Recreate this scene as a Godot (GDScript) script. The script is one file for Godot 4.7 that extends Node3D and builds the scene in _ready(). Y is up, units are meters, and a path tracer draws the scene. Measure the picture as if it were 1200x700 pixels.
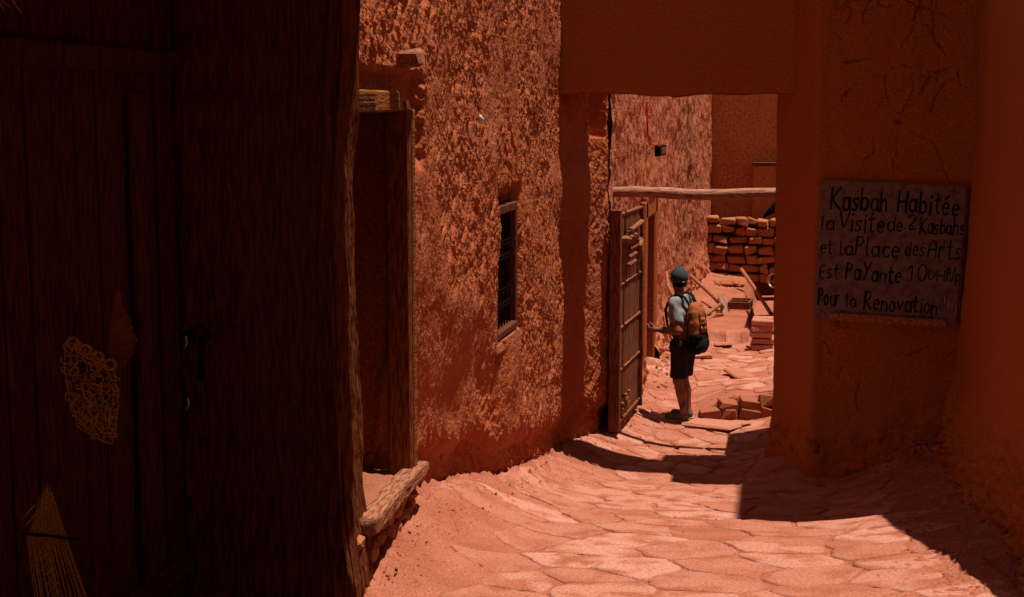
extends Node3D
# A sunlit mud-walled alley with a gateway, seen from inside a dark roofed passage.

var M := {}
var nz := {}
var rng := RandomNumberGenerator.new()
const CAM_Y := 3.4

# ------------------------------------------------------------------ helpers
func noise(s: int, freq: float, octaves := 3, kind := FastNoiseLite.TYPE_SIMPLEX_SMOOTH) -> FastNoiseLite:
	var n := FastNoiseLite.new()
	n.seed = s
	n.noise_type = kind
	n.frequency = freq
	n.fractal_type = FastNoiseLite.FRACTAL_FBM if octaves > 1 else FastNoiseLite.FRACTAL_NONE
	n.fractal_octaves = octaves
	return n

func lerp_list(pts: Array, t: float) -> float:   # pts: [[t, value], ...] with t falling
	if t >= pts[0][0]: return pts[0][1]
	for i in range(1, pts.size()):
		if t >= pts[i][0]:
			var a: Array = pts[i - 1]; var b: Array = pts[i]
			return lerpf(a[1], b[1], (t - a[0]) / (b[0] - a[0]))
	return pts[pts.size() - 1][1]

func meta(o: Node, label: String, category: String, group := "", kind := "") -> Node:
	o.set_meta("label", label)
	o.set_meta("category", category)
	if group != "": o.set_meta("group", group)
	if kind != "": o.set_meta("kind", kind)
	return o

func numbered(called: String) -> String:
	if not has_node(NodePath(called)): return called
	var k := 1
	while has_node(NodePath("%s_%03d" % [called, k])): k += 1
	return "%s_%03d" % [called, k]

func thing(called: String, at := Vector3.ZERO, turn := 0.0) -> Node3D:
	var o := Node3D.new()
	o.name = numbered(called)
	add_child(o)
	o.position = at
	o.rotation.y = turn
	return o

func put(called: String, mesh: Mesh, m: Material, parent: Node = null) -> MeshInstance3D:
	var o := MeshInstance3D.new()
	o.mesh = mesh
	if m: o.material_override = m
	if parent == null:
		o.name = numbered(called)
		add_child(o)
	else:
		o.name = called
		if parent.has_node(NodePath(called)):
			var k := 1
			while parent.has_node(NodePath("%s_%03d" % [called, k])): k += 1
			o.name = "%s_%03d" % [called, k]
		parent.add_child(o)
	return o

func begin() -> SurfaceTool:
	var st := SurfaceTool.new()
	st.begin(Mesh.PRIMITIVE_TRIANGLES)
	return st

func tri(st: SurfaceTool, a: Vector3, b: Vector3, c: Vector3, out: Vector3) -> void:
	if (c - a).cross(b - a).dot(out) < 0.0:
		var t := b; b = c; c = t
	st.add_vertex(a); st.add_vertex(b); st.add_vertex(c)

func quad(st: SurfaceTool, a: Vector3, b: Vector3, c: Vector3, d: Vector3, out: Vector3) -> void:
	tri(st, a, b, c, out)
	tri(st, a, c, d, out)

func done(st: SurfaceTool) -> ArrayMesh:
	st.generate_normals()
	return st.commit()

# a box with chamfered edges, corners pushed about by jit
func bbox(st: SurfaceTool, c: Vector3, size: Vector3, bev := 0.01, b := Basis.IDENTITY, jit := 0.0) -> void:
	st.set_smooth_group(0xffffffff)
	var h := size * 0.5
	bev = minf(bev, minf(h.x, minf(h.y, h.z)) * 0.9)
	var P := {}
	for sx in [-1, 1]:
		for sy in [-1, 1]:
			for sz in [-1, 1]:
				var s := Vector3(sx, sy, sz)
				var corner := s * h + Vector3(rng.randf_range(-jit, jit), rng.randf_range(-jit, jit), rng.randf_range(-jit, jit))
				for ax in 3:
					var p := corner - s * bev
					p[ax] = corner[ax]
					P[[sx, sy, sz, ax]] = c + b * p
	for ax in 3:
		var a1 := (ax + 1) % 3
		var a2 := (ax + 2) % 3
		for s in [-1, 1]:
			var q: Array = []
			for k in [[-1, -1], [1, -1], [1, 1], [-1, 1]]:
				var key := [0, 0, 0, ax]
				key[ax] = s; key[a1] = k[0]; key[a2] = k[1]
				q.append(P[key])
			var n := Vector3.ZERO; n[ax] = s
			quad(st, q[0], q[1], q[2], q[3], b * n)
		for s1 in [-1, 1]:
			for s2 in [-1, 1]:
				var k0 := [0, 0, 0, a1]; k0[ax] = -1; k0[a1] = s1; k0[a2] = s2
				var k1 := k0.duplicate(); k1[ax] = 1
				var k2 := k1.duplicate(); k2[3] = a2
				var k3 := k0.duplicate(); k3[3] = a2
				var n2 := Vector3.ZERO; n2[a1] = s1; n2[a2] = s2
				quad(st, P[k0], P[k1], P[k2], P[k3], b * n2)
	for sx in [-1, 1]:
		for sy in [-1, 1]:
			for sz in [-1, 1]:
				tri(st, P[[sx, sy, sz, 0]], P[[sx, sy, sz, 1]], P[[sx, sy, sz, 2]], b * Vector3(sx, sy, sz))

func box_mesh(c: Vector3, size: Vector3, bev := 0.01, b := Basis.IDENTITY, jit := 0.0) -> ArrayMesh:
	var st := begin()
	bbox(st, c, size, bev, b, jit)
	return done(st)

# a tube along points, radii one per point (or one for all)
func tube(st: SurfaceTool, pts: Array, radii: Array, sides := 8, flat := 1.0, wob := 0.0) -> void:
	st.set_smooth_group(1)
	var rings: Array = []
	var up := Vector3.UP
	for i in pts.size():
		var a: Vector3 = pts[maxi(i - 1, 0)]
		var c: Vector3 = pts[mini(i + 1, pts.size() - 1)]
		var d := (c - a).normalized()
		if absf(d.dot(up)) > 0.95: up = Vector3.RIGHT if absf(d.x) < 0.7 else Vector3.BACK
		var u := d.cross(up).normalized()
		var v := u.cross(d).normalized()
		up = v
		var r: float = radii[mini(i, radii.size() - 1)]
		var ring: Array = []
		for k in sides:
			var t := TAU * k / sides
			var rr := r * (1.0 + (rng.randf_range(-wob, wob) if wob > 0.0 else 0.0))
			ring.append(pts[i] + u * cos(t) * rr + v * sin(t) * rr * flat)
		rings.append(ring)
	for i in pts.size() - 1:
		for k in sides:
			var k2 := (k + 1) % sides
			var mid: Vector3 = (rings[i][k] + rings[i + 1][k2]) * 0.5 - (pts[i] + pts[i + 1]) * 0.5
			quad(st, rings[i][k], rings[i][k2], rings[i + 1][k2], rings[i + 1][k], mid)
	st.set_smooth_group(2)
	for e in [0, pts.size() - 1]:
		var out: Vector3 = pts[0] - pts[1] if e == 0 else pts[e] - pts[e - 1]
		for k in sides:
			tri(st, pts[e], rings[e][k], rings[e][(k + 1) % sides], out)

func tube_mesh(pts: Array, radii: Array, sides := 8, flat := 1.0, wob := 0.0) -> ArrayMesh:
	var st := begin()
	tube(st, pts, radii, sides, flat, wob)
	return done(st)

func range_list(a: float, b: float, step: float) -> PackedFloat32Array:
	var n := maxi(1, int(ceil(absf(b - a) / step)))
	var r := PackedFloat32Array()
	for i in n + 1: r.append(lerpf(a, b, float(i) / n))
	return r

# a fine sheet over (u, v); fn(u, v) gives the point; skip(u, v) leaves a hole; tint(u, v) a linear colour
func sheet(us: PackedFloat32Array, vs: PackedFloat32Array, fn: Callable, facing: Vector3, skip = null, tint = null) -> ArrayMesh:
	var nu := us.size(); var nv := vs.size()
	var P := PackedVector3Array(); P.resize(nu * nv)
	var N := PackedVector3Array(); N.resize(nu * nv)
	var C := PackedColorArray()
	if tint != null: C.resize(nu * nv)
	var I := PackedInt32Array()
	for j in nv:
		for i in nu:
			P[j * nu + i] = fn.call(us[i], vs[j])
			if tint != null: C[j * nu + i] = tint.call(us[i], vs[j])
	var sgn := 0.0
	for j in nv:
		for i in nu:
			var dx := P[j * nu + mini(i + 1, nu - 1)] - P[j * nu + maxi(i - 1, 0)]
			var dy := P[mini(j + 1, nv - 1) * nu + i] - P[maxi(j - 1, 0) * nu + i]
			N[j * nu + i] = dx.cross(dy)
			sgn += N[j * nu + i].dot(facing)
	var s := 1.0 if sgn > 0.0 else -1.0
	for k in N.size(): N[k] = (N[k] * s).normalized()
	for j in nv - 1:
		for i in nu - 1:
			if skip != null and skip.call((us[i] + us[i + 1]) * 0.5, (vs[j] + vs[j + 1]) * 0.5): continue
			var a := j * nu + i; var b := a + 1; var c := a + nu; var d := c + 1
			if s > 0.0: I.append_array(PackedInt32Array([a, c, b, b, c, d]))
			else: I.append_array(PackedInt32Array([a, b, c, b, d, c]))
	var arr := []
	arr.resize(Mesh.ARRAY_MAX)
	arr[Mesh.ARRAY_VERTEX] = P
	arr[Mesh.ARRAY_NORMAL] = N
	arr[Mesh.ARRAY_INDEX] = I
	if tint != null: arr[Mesh.ARRAY_COLOR] = C
	var am := ArrayMesh.new()
	am.add_surface_from_arrays(Mesh.PRIMITIVE_TRIANGLES, arr)
	return am

# tapered capsules joined smoothly, meshed as surface nets; bones: [a, b, ra, rb]; clips: [normal, d] keeps normal.p < d
func blob(bones: Array, cell: float, soft: float, clips := [], wrinkle: FastNoiseLite = null, wamp := 0.0, stretch := Vector3.ONE) -> ArrayMesh:
	var lo := Vector3(1e9, 1e9, 1e9); var hi := -lo
	for b in bones:
		var r: float = maxf(b[2], b[3]) + soft * 3.0 + cell * 2.0
		for p in [b[0], b[1]]:
			lo = lo.min(p - Vector3.ONE * r); hi = hi.max(p + Vector3.ONE * r)
	var n := Vector3i(((hi - lo) / cell).ceil()) + Vector3i.ONE
	var S := PackedFloat32Array(); S.resize(n.x * n.y * n.z)
	for b in bones:
		var a: Vector3 = b[0]; var ab: Vector3 = b[1] - a
		var l2 := maxf(ab.length_squared(), 1e-9)
		var ra: float = b[2]; var rb: float = b[3]
		var r := maxf(ra, rb) + soft * 3.0 + cell
		var p0 := a.min(b[1]) - Vector3.ONE * r; var p1 := a.max(b[1]) + Vector3.ONE * r
		var i0 := Vector3i(((p0 - lo) / cell).floor()).clamp(Vector3i.ZERO, n - Vector3i.ONE)
		var i1 := Vector3i(((p1 - lo) / cell).ceil()).clamp(Vector3i.ZERO, n - Vector3i.ONE)
		for z in range(i0.z, i1.z + 1):
			for y in range(i0.y, i1.y + 1):
				for x in range(i0.x, i1.x + 1):
					var p := lo + Vector3(x, y, z) * cell
					var t := clampf((p - a).dot(ab) / l2, 0.0, 1.0)
					var d := (p - a - ab * t).length() - lerpf(ra, rb, t)
					if d < soft * 5.0: S[x + n.x * (y + n.y * z)] += exp(-d / soft)
	for z in n.z:
		for y in n.y:
			for x in n.x:
				var k := x + n.x * (y + n.y * z)
				if S[k] <= 0.0:
					S[k] = 1.0
					continue
				var f := -soft * log(S[k])
				var p := lo + Vector3(x, y, z) * cell
				if wrinkle: f += wrinkle.get_noise_3d(p.x * stretch.x, p.y * stretch.y, p.z * stretch.z) * wamp
				for c in clips:
					f = maxf(f, p.dot(c[0]) - c[1])
				S[k] = f
	var id := {}
	var P := PackedVector3Array(); var I := PackedInt32Array()
	var off := [0, 1, n.x, n.x + 1, n.x * n.y, n.x * n.y + 1, n.x * n.y + n.x, n.x * n.y + n.x + 1]
	var corner := [Vector3(0, 0, 0), Vector3(1, 0, 0), Vector3(0, 1, 0), Vector3(1, 1, 0), Vector3(0, 0, 1), Vector3(1, 0, 1), Vector3(0, 1, 1), Vector3(1, 1, 1)]
	var edges := [[0, 1], [2, 3], [4, 5], [6, 7], [0, 2], [1, 3], [4, 6], [5, 7], [0, 4], [1, 5], [2, 6], [3, 7]]
	for z in n.z - 1:
		for y in n.y - 1:
			for x in n.x - 1:
				var k := x + n.x * (y + n.y * z)
				var s0 := S[k] < 0.0
				var mixed := false
				for o in 7:
					if (S[k + off[o + 1]] < 0.0) != s0: mixed = true; break
				if not mixed: continue
				var sum := Vector3.ZERO; var cnt := 0
				for e in edges:
					var fa := S[k + off[e[0]]]; var fb := S[k + off[e[1]]]
					if (fa < 0.0) != (fb < 0.0):
						sum += corner[e[0]].lerp(corner[e[1]], fa / (fa - fb)); cnt += 1
				id[k] = P.size()
				P.append(lo + (Vector3(x, y, z) + sum / cnt) * cell)
	for k in id:
		var ax := [1, n.x, n.x * n.y]
		for a in 3:
			if not ((S[k] < 0.0) != (S[k + ax[a]] < 0.0)): continue
			var u: int = ax[(a + 1) % 3]; var v: int = ax[(a + 2) % 3]
			if not (id.has(k - u) and id.has(k - v) and id.has(k - u - v)): continue
			var q := [id[k - u - v], id[k - v], id[k], id[k - u]]
			if S[k] < 0.0: q.reverse()
			I.append_array(PackedInt32Array([q[0], q[1], q[2], q[0], q[2], q[3]]))
	var N := PackedVector3Array(); N.resize(P.size())
	for t in range(0, I.size(), 3):
		var nn := (P[I[t + 2]] - P[I[t]]).cross(P[I[t + 1]] - P[I[t]])
		for e in 3: N[I[t + e]] += nn
	for k in N.size(): N[k] = N[k].normalized()
	var arr := []
	arr.resize(Mesh.ARRAY_MAX)
	arr[Mesh.ARRAY_VERTEX] = P
	arr[Mesh.ARRAY_NORMAL] = N
	arr[Mesh.ARRAY_INDEX] = I
	var am := ArrayMesh.new()
	am.add_surface_from_arrays(Mesh.PRIMITIVE_TRIANGLES, arr)
	return am

# ------------------------------------------------------------------ textures and materials
func noise_image(s: int, freq: float, oct: int, size := 512, kind := FastNoiseLite.TYPE_SIMPLEX_SMOOTH, ridged := false) -> Image:
	var n := noise(s, freq, oct, kind)
	if ridged: n.fractal_type = FastNoiseLite.FRACTAL_RIDGED
	return n.get_seamless_image(size, size)

func ramp_texture(img: Image, stops: Array) -> ImageTexture:   # grey -> colour (sRGB) by stops [[t, Color], ...]
	var g := Gradient.new()
	g.offsets = PackedFloat32Array(stops.map(func(s): return s[0]))
	g.colors = PackedColorArray(stops.map(func(s): return s[1]))
	var lut: PackedByteArray = []
	for i in 256:
		var c := g.sample(i / 255.0)
		lut.append(int(c.r * 255.0)); lut.append(int(c.g * 255.0)); lut.append(int(c.b * 255.0))
	img.convert(Image.FORMAT_L8)
	var src := img.get_data()
	var out := PackedByteArray(); out.resize(src.size() * 3)
	for i in src.size():
		var v := src[i] * 3
		out[i * 3] = lut[v]; out[i * 3 + 1] = lut[v + 1]; out[i * 3 + 2] = lut[v + 2]
	return ImageTexture.create_from_image(Image.create_from_data(img.get_width(), img.get_height(), false, Image.FORMAT_RGB8, out))

func mat(lin: Color, rough: float, col: Texture2D, hgt: Texture2D, relief: float, uv: Vector3, vcol := false) -> StandardMaterial3D:
	var m := StandardMaterial3D.new()
	m.albedo_color = lin.linear_to_srgb()
	m.roughness = rough
	m.metallic_specular = 0.2
	if col: m.albedo_texture = col
	if hgt:
		m.heightmap_enabled = true
		m.heightmap_texture = hgt
		m.heightmap_scale = relief
	m.uv1_triplanar = true
	m.uv1_world_triplanar = true
	m.uv1_scale = uv
	m.vertex_color_use_as_albedo = vcol
	return m

func make_materials() -> void:
	var grain := ramp_texture(noise_image(11, 0.035, 5), [[0.0, Color(0.66, 0.6, 0.56)], [0.45, Color(0.88, 0.86, 0.84)], [1.0, Color(1, 1, 1)]])
	var speck := ramp_texture(noise_image(12, 0.09, 4), [[0.0, Color(0.45, 0.38, 0.34)], [0.3, Color(0.86, 0.83, 0.8)], [0.7, Color(0.95, 0.94, 0.93)], [1.0, Color(1, 1, 1)]])
	var fine := ImageTexture.create_from_image(noise_image(13, 0.06, 5))
	var clods := ImageTexture.create_from_image(noise_image(14, 0.045, 4, 512, FastNoiseLite.TYPE_CELLULAR))
	var woodc := ramp_texture(noise_image(15, 0.03, 5), [[0.0, Color(0.5, 0.45, 0.42)], [0.42, Color(0.8, 0.78, 0.76)], [0.6, Color(0.95, 0.94, 0.92)], [1.0, Color(1, 1, 1)]])
	var woodh := ImageTexture.create_from_image(noise_image(16, 0.035, 5, 512, FastNoiseLite.TYPE_SIMPLEX_SMOOTH, true))
	var weave := ImageTexture.create_from_image(noise_image(17, 0.12, 2))
	# earth plasters
	M.wall = mat(Color(1, 1, 1), 0.95, speck, fine, 1.3, Vector3(2.2, 0.9, 2.2), true)
	M.farwall = mat(Color(0.42, 0.128, 0.055), 0.95, speck, fine, 0.9, Vector3(2.2, 0.9, 2.2))
	M.gate = mat(Color(0.43, 0.142, 0.046), 0.95, speck, fine, 0.2, Vector3(1.5, 0.6, 1.5))
	M.recess = mat(Color(0.43, 0.142, 0.046), 0.95, speck, fine, 0.25, Vector3(0.9, 0.9, 0.9))
	M.pier = mat(Color(0.43, 0.142, 0.046), 0.95, speck, fine, 0.14, Vector3(1.2, 0.7, 1.2))
	M.endwall = mat(Color(0.57, 0.19, 0.065), 0.95, grain, fine, 0.3, Vector3(0.8, 0.8, 0.8))
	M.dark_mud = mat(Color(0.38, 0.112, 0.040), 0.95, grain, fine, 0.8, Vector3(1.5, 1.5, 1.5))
	M.dirt = mat(Color(1, 1, 1), 0.97, speck, fine, 0.9, Vector3(1.1, 1.1, 1.1), true)
	M.flag = []
	for c in [Color(0.54, 0.225, 0.155), Color(0.49, 0.185, 0.12), Color(0.58, 0.26, 0.185), Color(0.52, 0.20, 0.135)]:
		M.flag.append(mat(c, 0.85, speck, fine, 0.55, Vector3(0.8, 0.8, 0.8)))
	M.dust_flag = mat(Color(1, 1, 1), 0.88, speck, fine, 0.5, Vector3(0.8, 0.8, 0.8), true)
	M.rubble = mat(Color(0.42, 0.15, 0.085), 0.95, grain, fine, 0.6, Vector3(3, 3, 3))
	M.block = []
	for c in [Color(0.47, 0.18, 0.085), Color(0.42, 0.145, 0.06), Color(0.50, 0.20, 0.10)]:
		M.block.append(mat(c, 0.95, grain, clods, 0.6, Vector3(2.5, 2.5, 2.5)))
	# timber
	M.plank = mat(Color(0.26, 0.085, 0.045), 0.8, woodc, woodh, 0.4, Vector3(3.0, 0.35, 3.0))
	M.plank_edge = mat(Color(0.17, 0.052, 0.026), 0.8, woodc, woodh, 0.4, Vector3(3.0, 0.35, 3.0))
	M.bar = mat(Color(0.36, 0.13, 0.07), 0.7, woodc, woodh, 0.2, Vector3(2, 2, 0.4))
	M.log = mat(Color(0.52, 0.25, 0.17), 0.8, woodc, woodh, 0.5, Vector3(0.4, 3, 3))
	M.post = mat(Color(0.27, 0.083, 0.028), 0.85, woodc, woodh, 0.5, Vector3(3, 0.4, 3))
	M.beam = mat(Color(0.30, 0.105, 0.028), 0.8, woodc, woodh, 0.3, Vector3(3, 3, 0.4))
	M.sill = mat(Color(0.42, 0.17, 0.10), 0.85, woodc, woodh, 0.6, Vector3(3, 3, 0.5))
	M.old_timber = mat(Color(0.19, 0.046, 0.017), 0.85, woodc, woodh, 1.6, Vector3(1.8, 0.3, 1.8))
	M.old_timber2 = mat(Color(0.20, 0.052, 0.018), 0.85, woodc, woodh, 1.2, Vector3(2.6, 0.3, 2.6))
	M.shade_toned_door = mat(Color(0.135, 0.034, 0.014), 0.75, woodc, woodh, 0.7, Vector3(3.0, 0.3, 3.0))  # dark timber, toned below the post so its colour deepens the shade
	M.handle = mat(Color(0.46, 0.17, 0.085), 0.7, woodc, woodh, 0.2, Vector3(2, 2, 2))
	M.iron = mat(Color(0.012, 0.008, 0.007), 0.5, grain, fine, 0.1, Vector3(4, 4, 4))
	M.iron.metallic = 0.6
	M.steel = mat(Color(0.36, 0.22, 0.17), 0.55, grain, fine, 0.1, Vector3(4, 4, 4))
	M.straw = mat(Color(0.62, 0.26, 0.05), 0.8, woodc, woodh, 0.1, Vector3(5, 5, 5))
	M.brown_felt = mat(Color(0.34, 0.1, 0.02), 0.9, grain, weave, 0.15, Vector3(5, 5, 5))
	# sign
	M.board = mat(Color(0.21, 0.155, 0.145), 0.6, grain, fine, 0.03, Vector3(0.5, 0.5, 0.5))
	M.paint = mat(Color(0.006, 0.004, 0.005), 0.5, null, null, 0.0, Vector3.ONE)
	M.white_paint = mat(Color(0.6, 0.55, 0.5), 0.6, null, null, 0.0, Vector3.ONE)
	# person
	M.skin = mat(Color(0.34, 0.13, 0.085), 0.6, grain, null, 0.0, Vector3(4, 4, 4))
	M.shirt = mat(Color(0.29, 0.33, 0.35), 0.9, grain, weave, 0.05, Vector3(4, 4, 4))
	M.shorts = mat(Color(0.035, 0.026, 0.026), 0.9, grain, weave, 0.05, Vector3(4, 4, 4))
	M.cap = mat(Color(0.05, 0.075, 0.092), 0.85, grain, weave, 0.05, Vector3(4, 4, 4))
	M.shoe = mat(Color(0.17, 0.13, 0.13), 0.8, grain, weave, 0.05, Vector3(4, 4, 4))
	M.sole = mat(Color(0.35, 0.28, 0.26), 0.8, null, null, 0.0, Vector3.ONE)
	M.hair = mat(Color(0.012, 0.008, 0.006), 0.7, null, null, 0.0, Vector3.ONE)
	M.ink = mat(Color(0.09, 0.06, 0.06), 0.6, null, null, 0.0, Vector3.ONE)
	M.canvas = mat(Color(0.42, 0.13, 0.042), 0.8, grain, weave, 0.1, Vector3(4, 4, 4))
	M.black_cloth = mat(Color(0.012, 0.010, 0.012), 0.8, grain, weave, 0.1, Vector3(4, 4, 4))
	M.red_wire = mat(Color(0.62, 0.04, 0.015), 0.5, null, null, 0.0, Vector3.ONE)
	M.orange = mat(Color(0.85, 0.26, 0.02), 0.5, null, null, 0.0, Vector3.ONE)
	M.tin = mat(Color(0.55, 0.55, 0.58), 0.35, null, null, 0.0, Vector3.ONE)
	M.tin.metallic = 0.7
	M.unlit_room = mat(Color(0.02, 0.015, 0.014), 0.2, null, null, 0.0, Vector3.ONE)  # near-black colour painted for the dark inside the window

# ------------------------------------------------------------------ the lie of the land
const CENTRE := [[4.0, 2.0], [0.0, 1.75], [-6.5, 0.86], [-8.0, 0.69], [-9.3, 0.52], [-10.8, 0.27], [-10.9, 0.20], [-12.5, -0.02], [-13.5, -0.18], [-15.0, -0.17], [-16.3, -0.13], [-18.0, 0.06], [-20.0, 0.1], [-60.0, 0.1]]
const LEFT_X := [[4.0, -3.4], [-7.1, -2.4], [-14.0, -2.38], [-14.25, -2.3], [-14.75, -2.03], [-16.5, -1.98], [-28.0, -1.9]]
const LEFT_MOUND := [[-7.0, -0.12], [-7.5, 0.06], [-8.1, 0.22], [-8.7, 0.28], [-10.2, 0.26], [-11.8, 0.23], [-14.0, 0.17], [-15.0, 0.16], [-17.0, 0.12], [-30.0, 0.08]]

func gsmooth(x: float, z: float) -> float:
	var y := lerp_list(CENTRE, z)
	var lx := lerp_list(LEFT_X, z)
	var t := clampf(1.0 - (x - lx) / 0.8, 0.0, 1.0)
	y += lerp_list(LEFT_MOUND, z) * t * t
	if z > -14.4:
		var r := clampf((x + 0.1) / 1.46, 0.0, 1.0)
		y += lerpf(0.22, 0.47, clampf((-9.0 - z) / 4.7, 0.0, 1.0)) * pow(r, 1.6)
		y += 0.16 * exp(-(pow(x - 1.0, 2.0) + pow(z + 13.5, 2.0)) / 0.15)
		y += 0.22 * exp(-(pow(x + 0.1, 2.0) / 0.16 + pow(z + 13.9, 2.0) / 0.2))
	if z < -14.4: y += 0.08 * exp(-pow(x + 0.2, 2.0) / 0.1)
	if z < -16.0:   # the ragged step up behind the man
		var line: float = -16.42 + 0.07 * nz.step.get_noise_2d(x, 3.0) + 0.12 * clampf((-0.8 - x) * 2.0, 0.0, 1.0)
		var s := smoothstep(0.0, 0.06, line - z) * smoothstep(-1.35, -0.75, x)
		y += 0.23 * s * clampf(1.0 - (-16.4 - z) / 1.7, 0.0, 1.0)
	if z < -19.5:   # the low terrace and the sunken strip beside it
		var e: float = lerpf(-0.68, -1.02, clampf((-20.2 - z) / 5.7, 0.0, 1.0)) + 0.03 * nz.step.get_noise_2d(7.0, z * 2.0)
		var up := smoothstep(0.0, 0.1, e - x) * smoothstep(0.0, 0.12, -20.3 + 0.1 * nz.step.get_noise_2d(x * 2.0, 9.0) - z)
		y += 0.16 * up
		y -= 0.3 * smoothstep(0.0, 0.12, x - e) * smoothstep(0.0, 0.5, -21.6 - z)
	return y

func ground_y(x: float, z: float) -> float:
	var y := gsmooth(x, z)
	var lx := lerp_list(LEFT_X, z)
	var edge := clampf(1.0 - (x - lx) / 0.8, 0.0, 1.0)
	var edge2 := clampf((x - 0.2) / 0.9, 0.0, 1.0) if z > -14.2 else 0.0
	var loose := maxf(edge, edge2)
	y += -0.007 + 0.010 * nz.dirt.get_noise_2d(x, z) + nz.gravel.get_noise_2d(x, z) * (0.006 + 0.022 * loose) + maxf(0.0, nz.clod.get_noise_2d(x, z) - 0.15) * 0.09 * loose
	return y

func wall_x(z: float) -> float:
	return lerp_list(LEFT_X, z)

# ------------------------------------------------------------------ scene
func _ready() -> void:
	rng.seed = 7
	# camera: above the sloping alley, looking a little down and to the left of its run
	var cam := Camera3D.new()
	cam.name = "camera"
	add_child(cam)
	cam.position = Vector3(0, CAM_Y, 0)
	cam.rotation_degrees = Vector3(-7.518, 11.756, 0)
	cam.fov = 23.72
	cam.near = 0.1
	cam.far = 300.0
	cam.current = true
	# sky and sun: dry, dusty midday, the sun almost overhead and to the right
	var we := WorldEnvironment.new()
	we.name = "world_environment"
	var env := Environment.new()
	env.background_mode = Environment.BG_SKY
	var sky := Sky.new()
	var sm := ProceduralSkyMaterial.new()
	sm.sky_top_color = Color(0.36, 0.34, 0.35)
	sm.sky_horizon_color = Color(0.60, 0.48, 0.40)
	sm.ground_horizon_color = Color(0.40, 0.26, 0.19)
	sm.ground_bottom_color = Color(0.32, 0.19, 0.13)
	sm.sky_curve = 0.15
	sm.sun_angle_max = 3.0
	sky.sky_material = sm
	env.sky = sky
	env.background_energy_multiplier = 1.9
	env.tonemap_mode = Environment.TONE_MAPPER_LINEAR
	env.tonemap_exposure = 1.45
	env.sdfgi_enabled = true
	env.ssao_enabled = true
	env.ssil_enabled = true
	we.environment = env
	add_child(we)
	var sun := DirectionalLight3D.new()
	sun.name = "sun"
	add_child(sun)
	sun.look_at_from_position(Vector3(1.0, 4.6, -0.18), Vector3.ZERO, Vector3.BACK)
	sun.light_energy = 1.35
	sun.light_color = Color(1.0, 0.95, 0.88)
	sun.light_angular_distance = 0.53
	sun.shadow_enabled = true

	nz = {
		step = noise(21, 2.2), dirt = noise(22, 1.7, 3), gravel = noise(23, 16.0, 3), clod = noise(24, 9.0, 2),
		bulge = noise(31, 0.55, 2), mid = noise(32, 2.6, 3), flake = noise(33, 1.0, 4), chip = noise(34, 1.0, 3), gouge = noise(42, 1.0, 2), patch = noise(35, 0.9, 3), rag = noise(36, 5.0, 3),
		crackw = noise(37, 3.0, 2), wood = noise(38, 1.0, 3), smooth = noise(39, 0.75, 3), tone = noise(40, 1.6, 3), cloth = noise(41, 9.0, 2),
	}
	make_materials()
	build_ground()
	build_near_house()
	build_far_house()
	build_gateway()
	build_right_house()
	build_end()
	build_passage()
	build_gate_door()
	build_sign()
	build_yard()
	build_person()
	build_foreground()
	build_rubble()

# ------------------------------------------------------------------ ground and paving
func dirt_tint(x: float, z: float) -> Color:
	var t: float = clampf(0.5 + 0.8 * nz.tone.get_noise_2d(x * 1.3, z * 1.3), 0.0, 1.0)
	return Color(0.38, 0.125, 0.074).lerp(Color(0.48, 0.178, 0.118), t)

func build_ground() -> void:
	var xs := PackedFloat32Array([-60.0, -20.0, -6.0, -4.0])
	xs.append_array(range_list(-3.6, 1.9, 0.03))
	xs.append_array(PackedFloat32Array([2.4, 5.0, 20.0, 60.0]))
	var zs := PackedFloat32Array([60.0, 20.0])
	zs.append_array(range_list(4.0, -7.0, 0.5))
	zs.append_array(range_list(-7.2, -16.25, 0.03))
	zs.append_array(range_list(-16.27, -16.62, 0.02))
	zs.append_array(range_list(-16.65, -17.2, 0.03))
	zs.append_array(range_list(-17.25, -28.6, 0.06))
	zs.append_array(PackedFloat32Array([-32.0, -60.0, -120.0]))
	var g := put("ground", sheet(xs, zs, func(x, z): return Vector3(x, ground_y(clampf(x, -3.6, 1.9), z), z), Vector3.UP, null, dirt_tint), M.dirt)
	meta(g, "dusty red earth alley floor with worn flagstones sloping down to the gateway", "ground", "", "structure")
	# flagstones: cells round scattered centres, each its own slab
	var sites: Array = []
	var areas := [[-2.2, 1.25, -7.0, -13.9, 0.60, 0.5], [-1.85, -0.2, -13.9, -16.4, 0.42, 0.34], [-1.85, -0.25, -16.55, -20.0, 0.42, 0.36]]
	for a in areas:
		for n in 1600:
			var p := Vector2(rng.randf_range(a[0], a[1]), rng.randf_range(a[3], a[2]))
			var gap: float = a[4] * lerpf(0.5, 1.25, pow(rng.randf(), 0.7))
			var free := true
			for q in sites:
				if Vector2(p.x - q.x, (p.y - q.y) * 1.15).length() < gap:
					free = false
					break
			if free: sites.append(p)
	for i in sites.size():
		var c: Vector2 = sites[i]
		if rng.randf() < 0.08: continue
		if c.y > -16.75 and c.y < -16.1 and c.x > -1.4: continue
		if c.y > -13.0 and c.x < wall_x(c.y) + 0.36 + 0.25 * nz.step.get_noise_1d(c.y): continue
		if c.y > -13.0 and c.x > 0.95: continue
		var poly := PackedVector2Array([c + Vector2(-0.62, -0.5), c + Vector2(0.62, -0.5), c + Vector2(0.62, 0.5), c + Vector2(-0.62, 0.5)])
		for j in sites.size():
			if j == i: continue
			var d: Vector2 = sites[j] - c
			if d.length_squared() > 2.6: continue
			var mid := c + d * 0.5 - d.normalized() * 0.010
			poly = clip_half(poly, mid, d.normalized())
			if poly.size() < 3: break
		if poly.size() < 3: continue
		slab(g, c, poly)
	step_stones(g)

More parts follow.
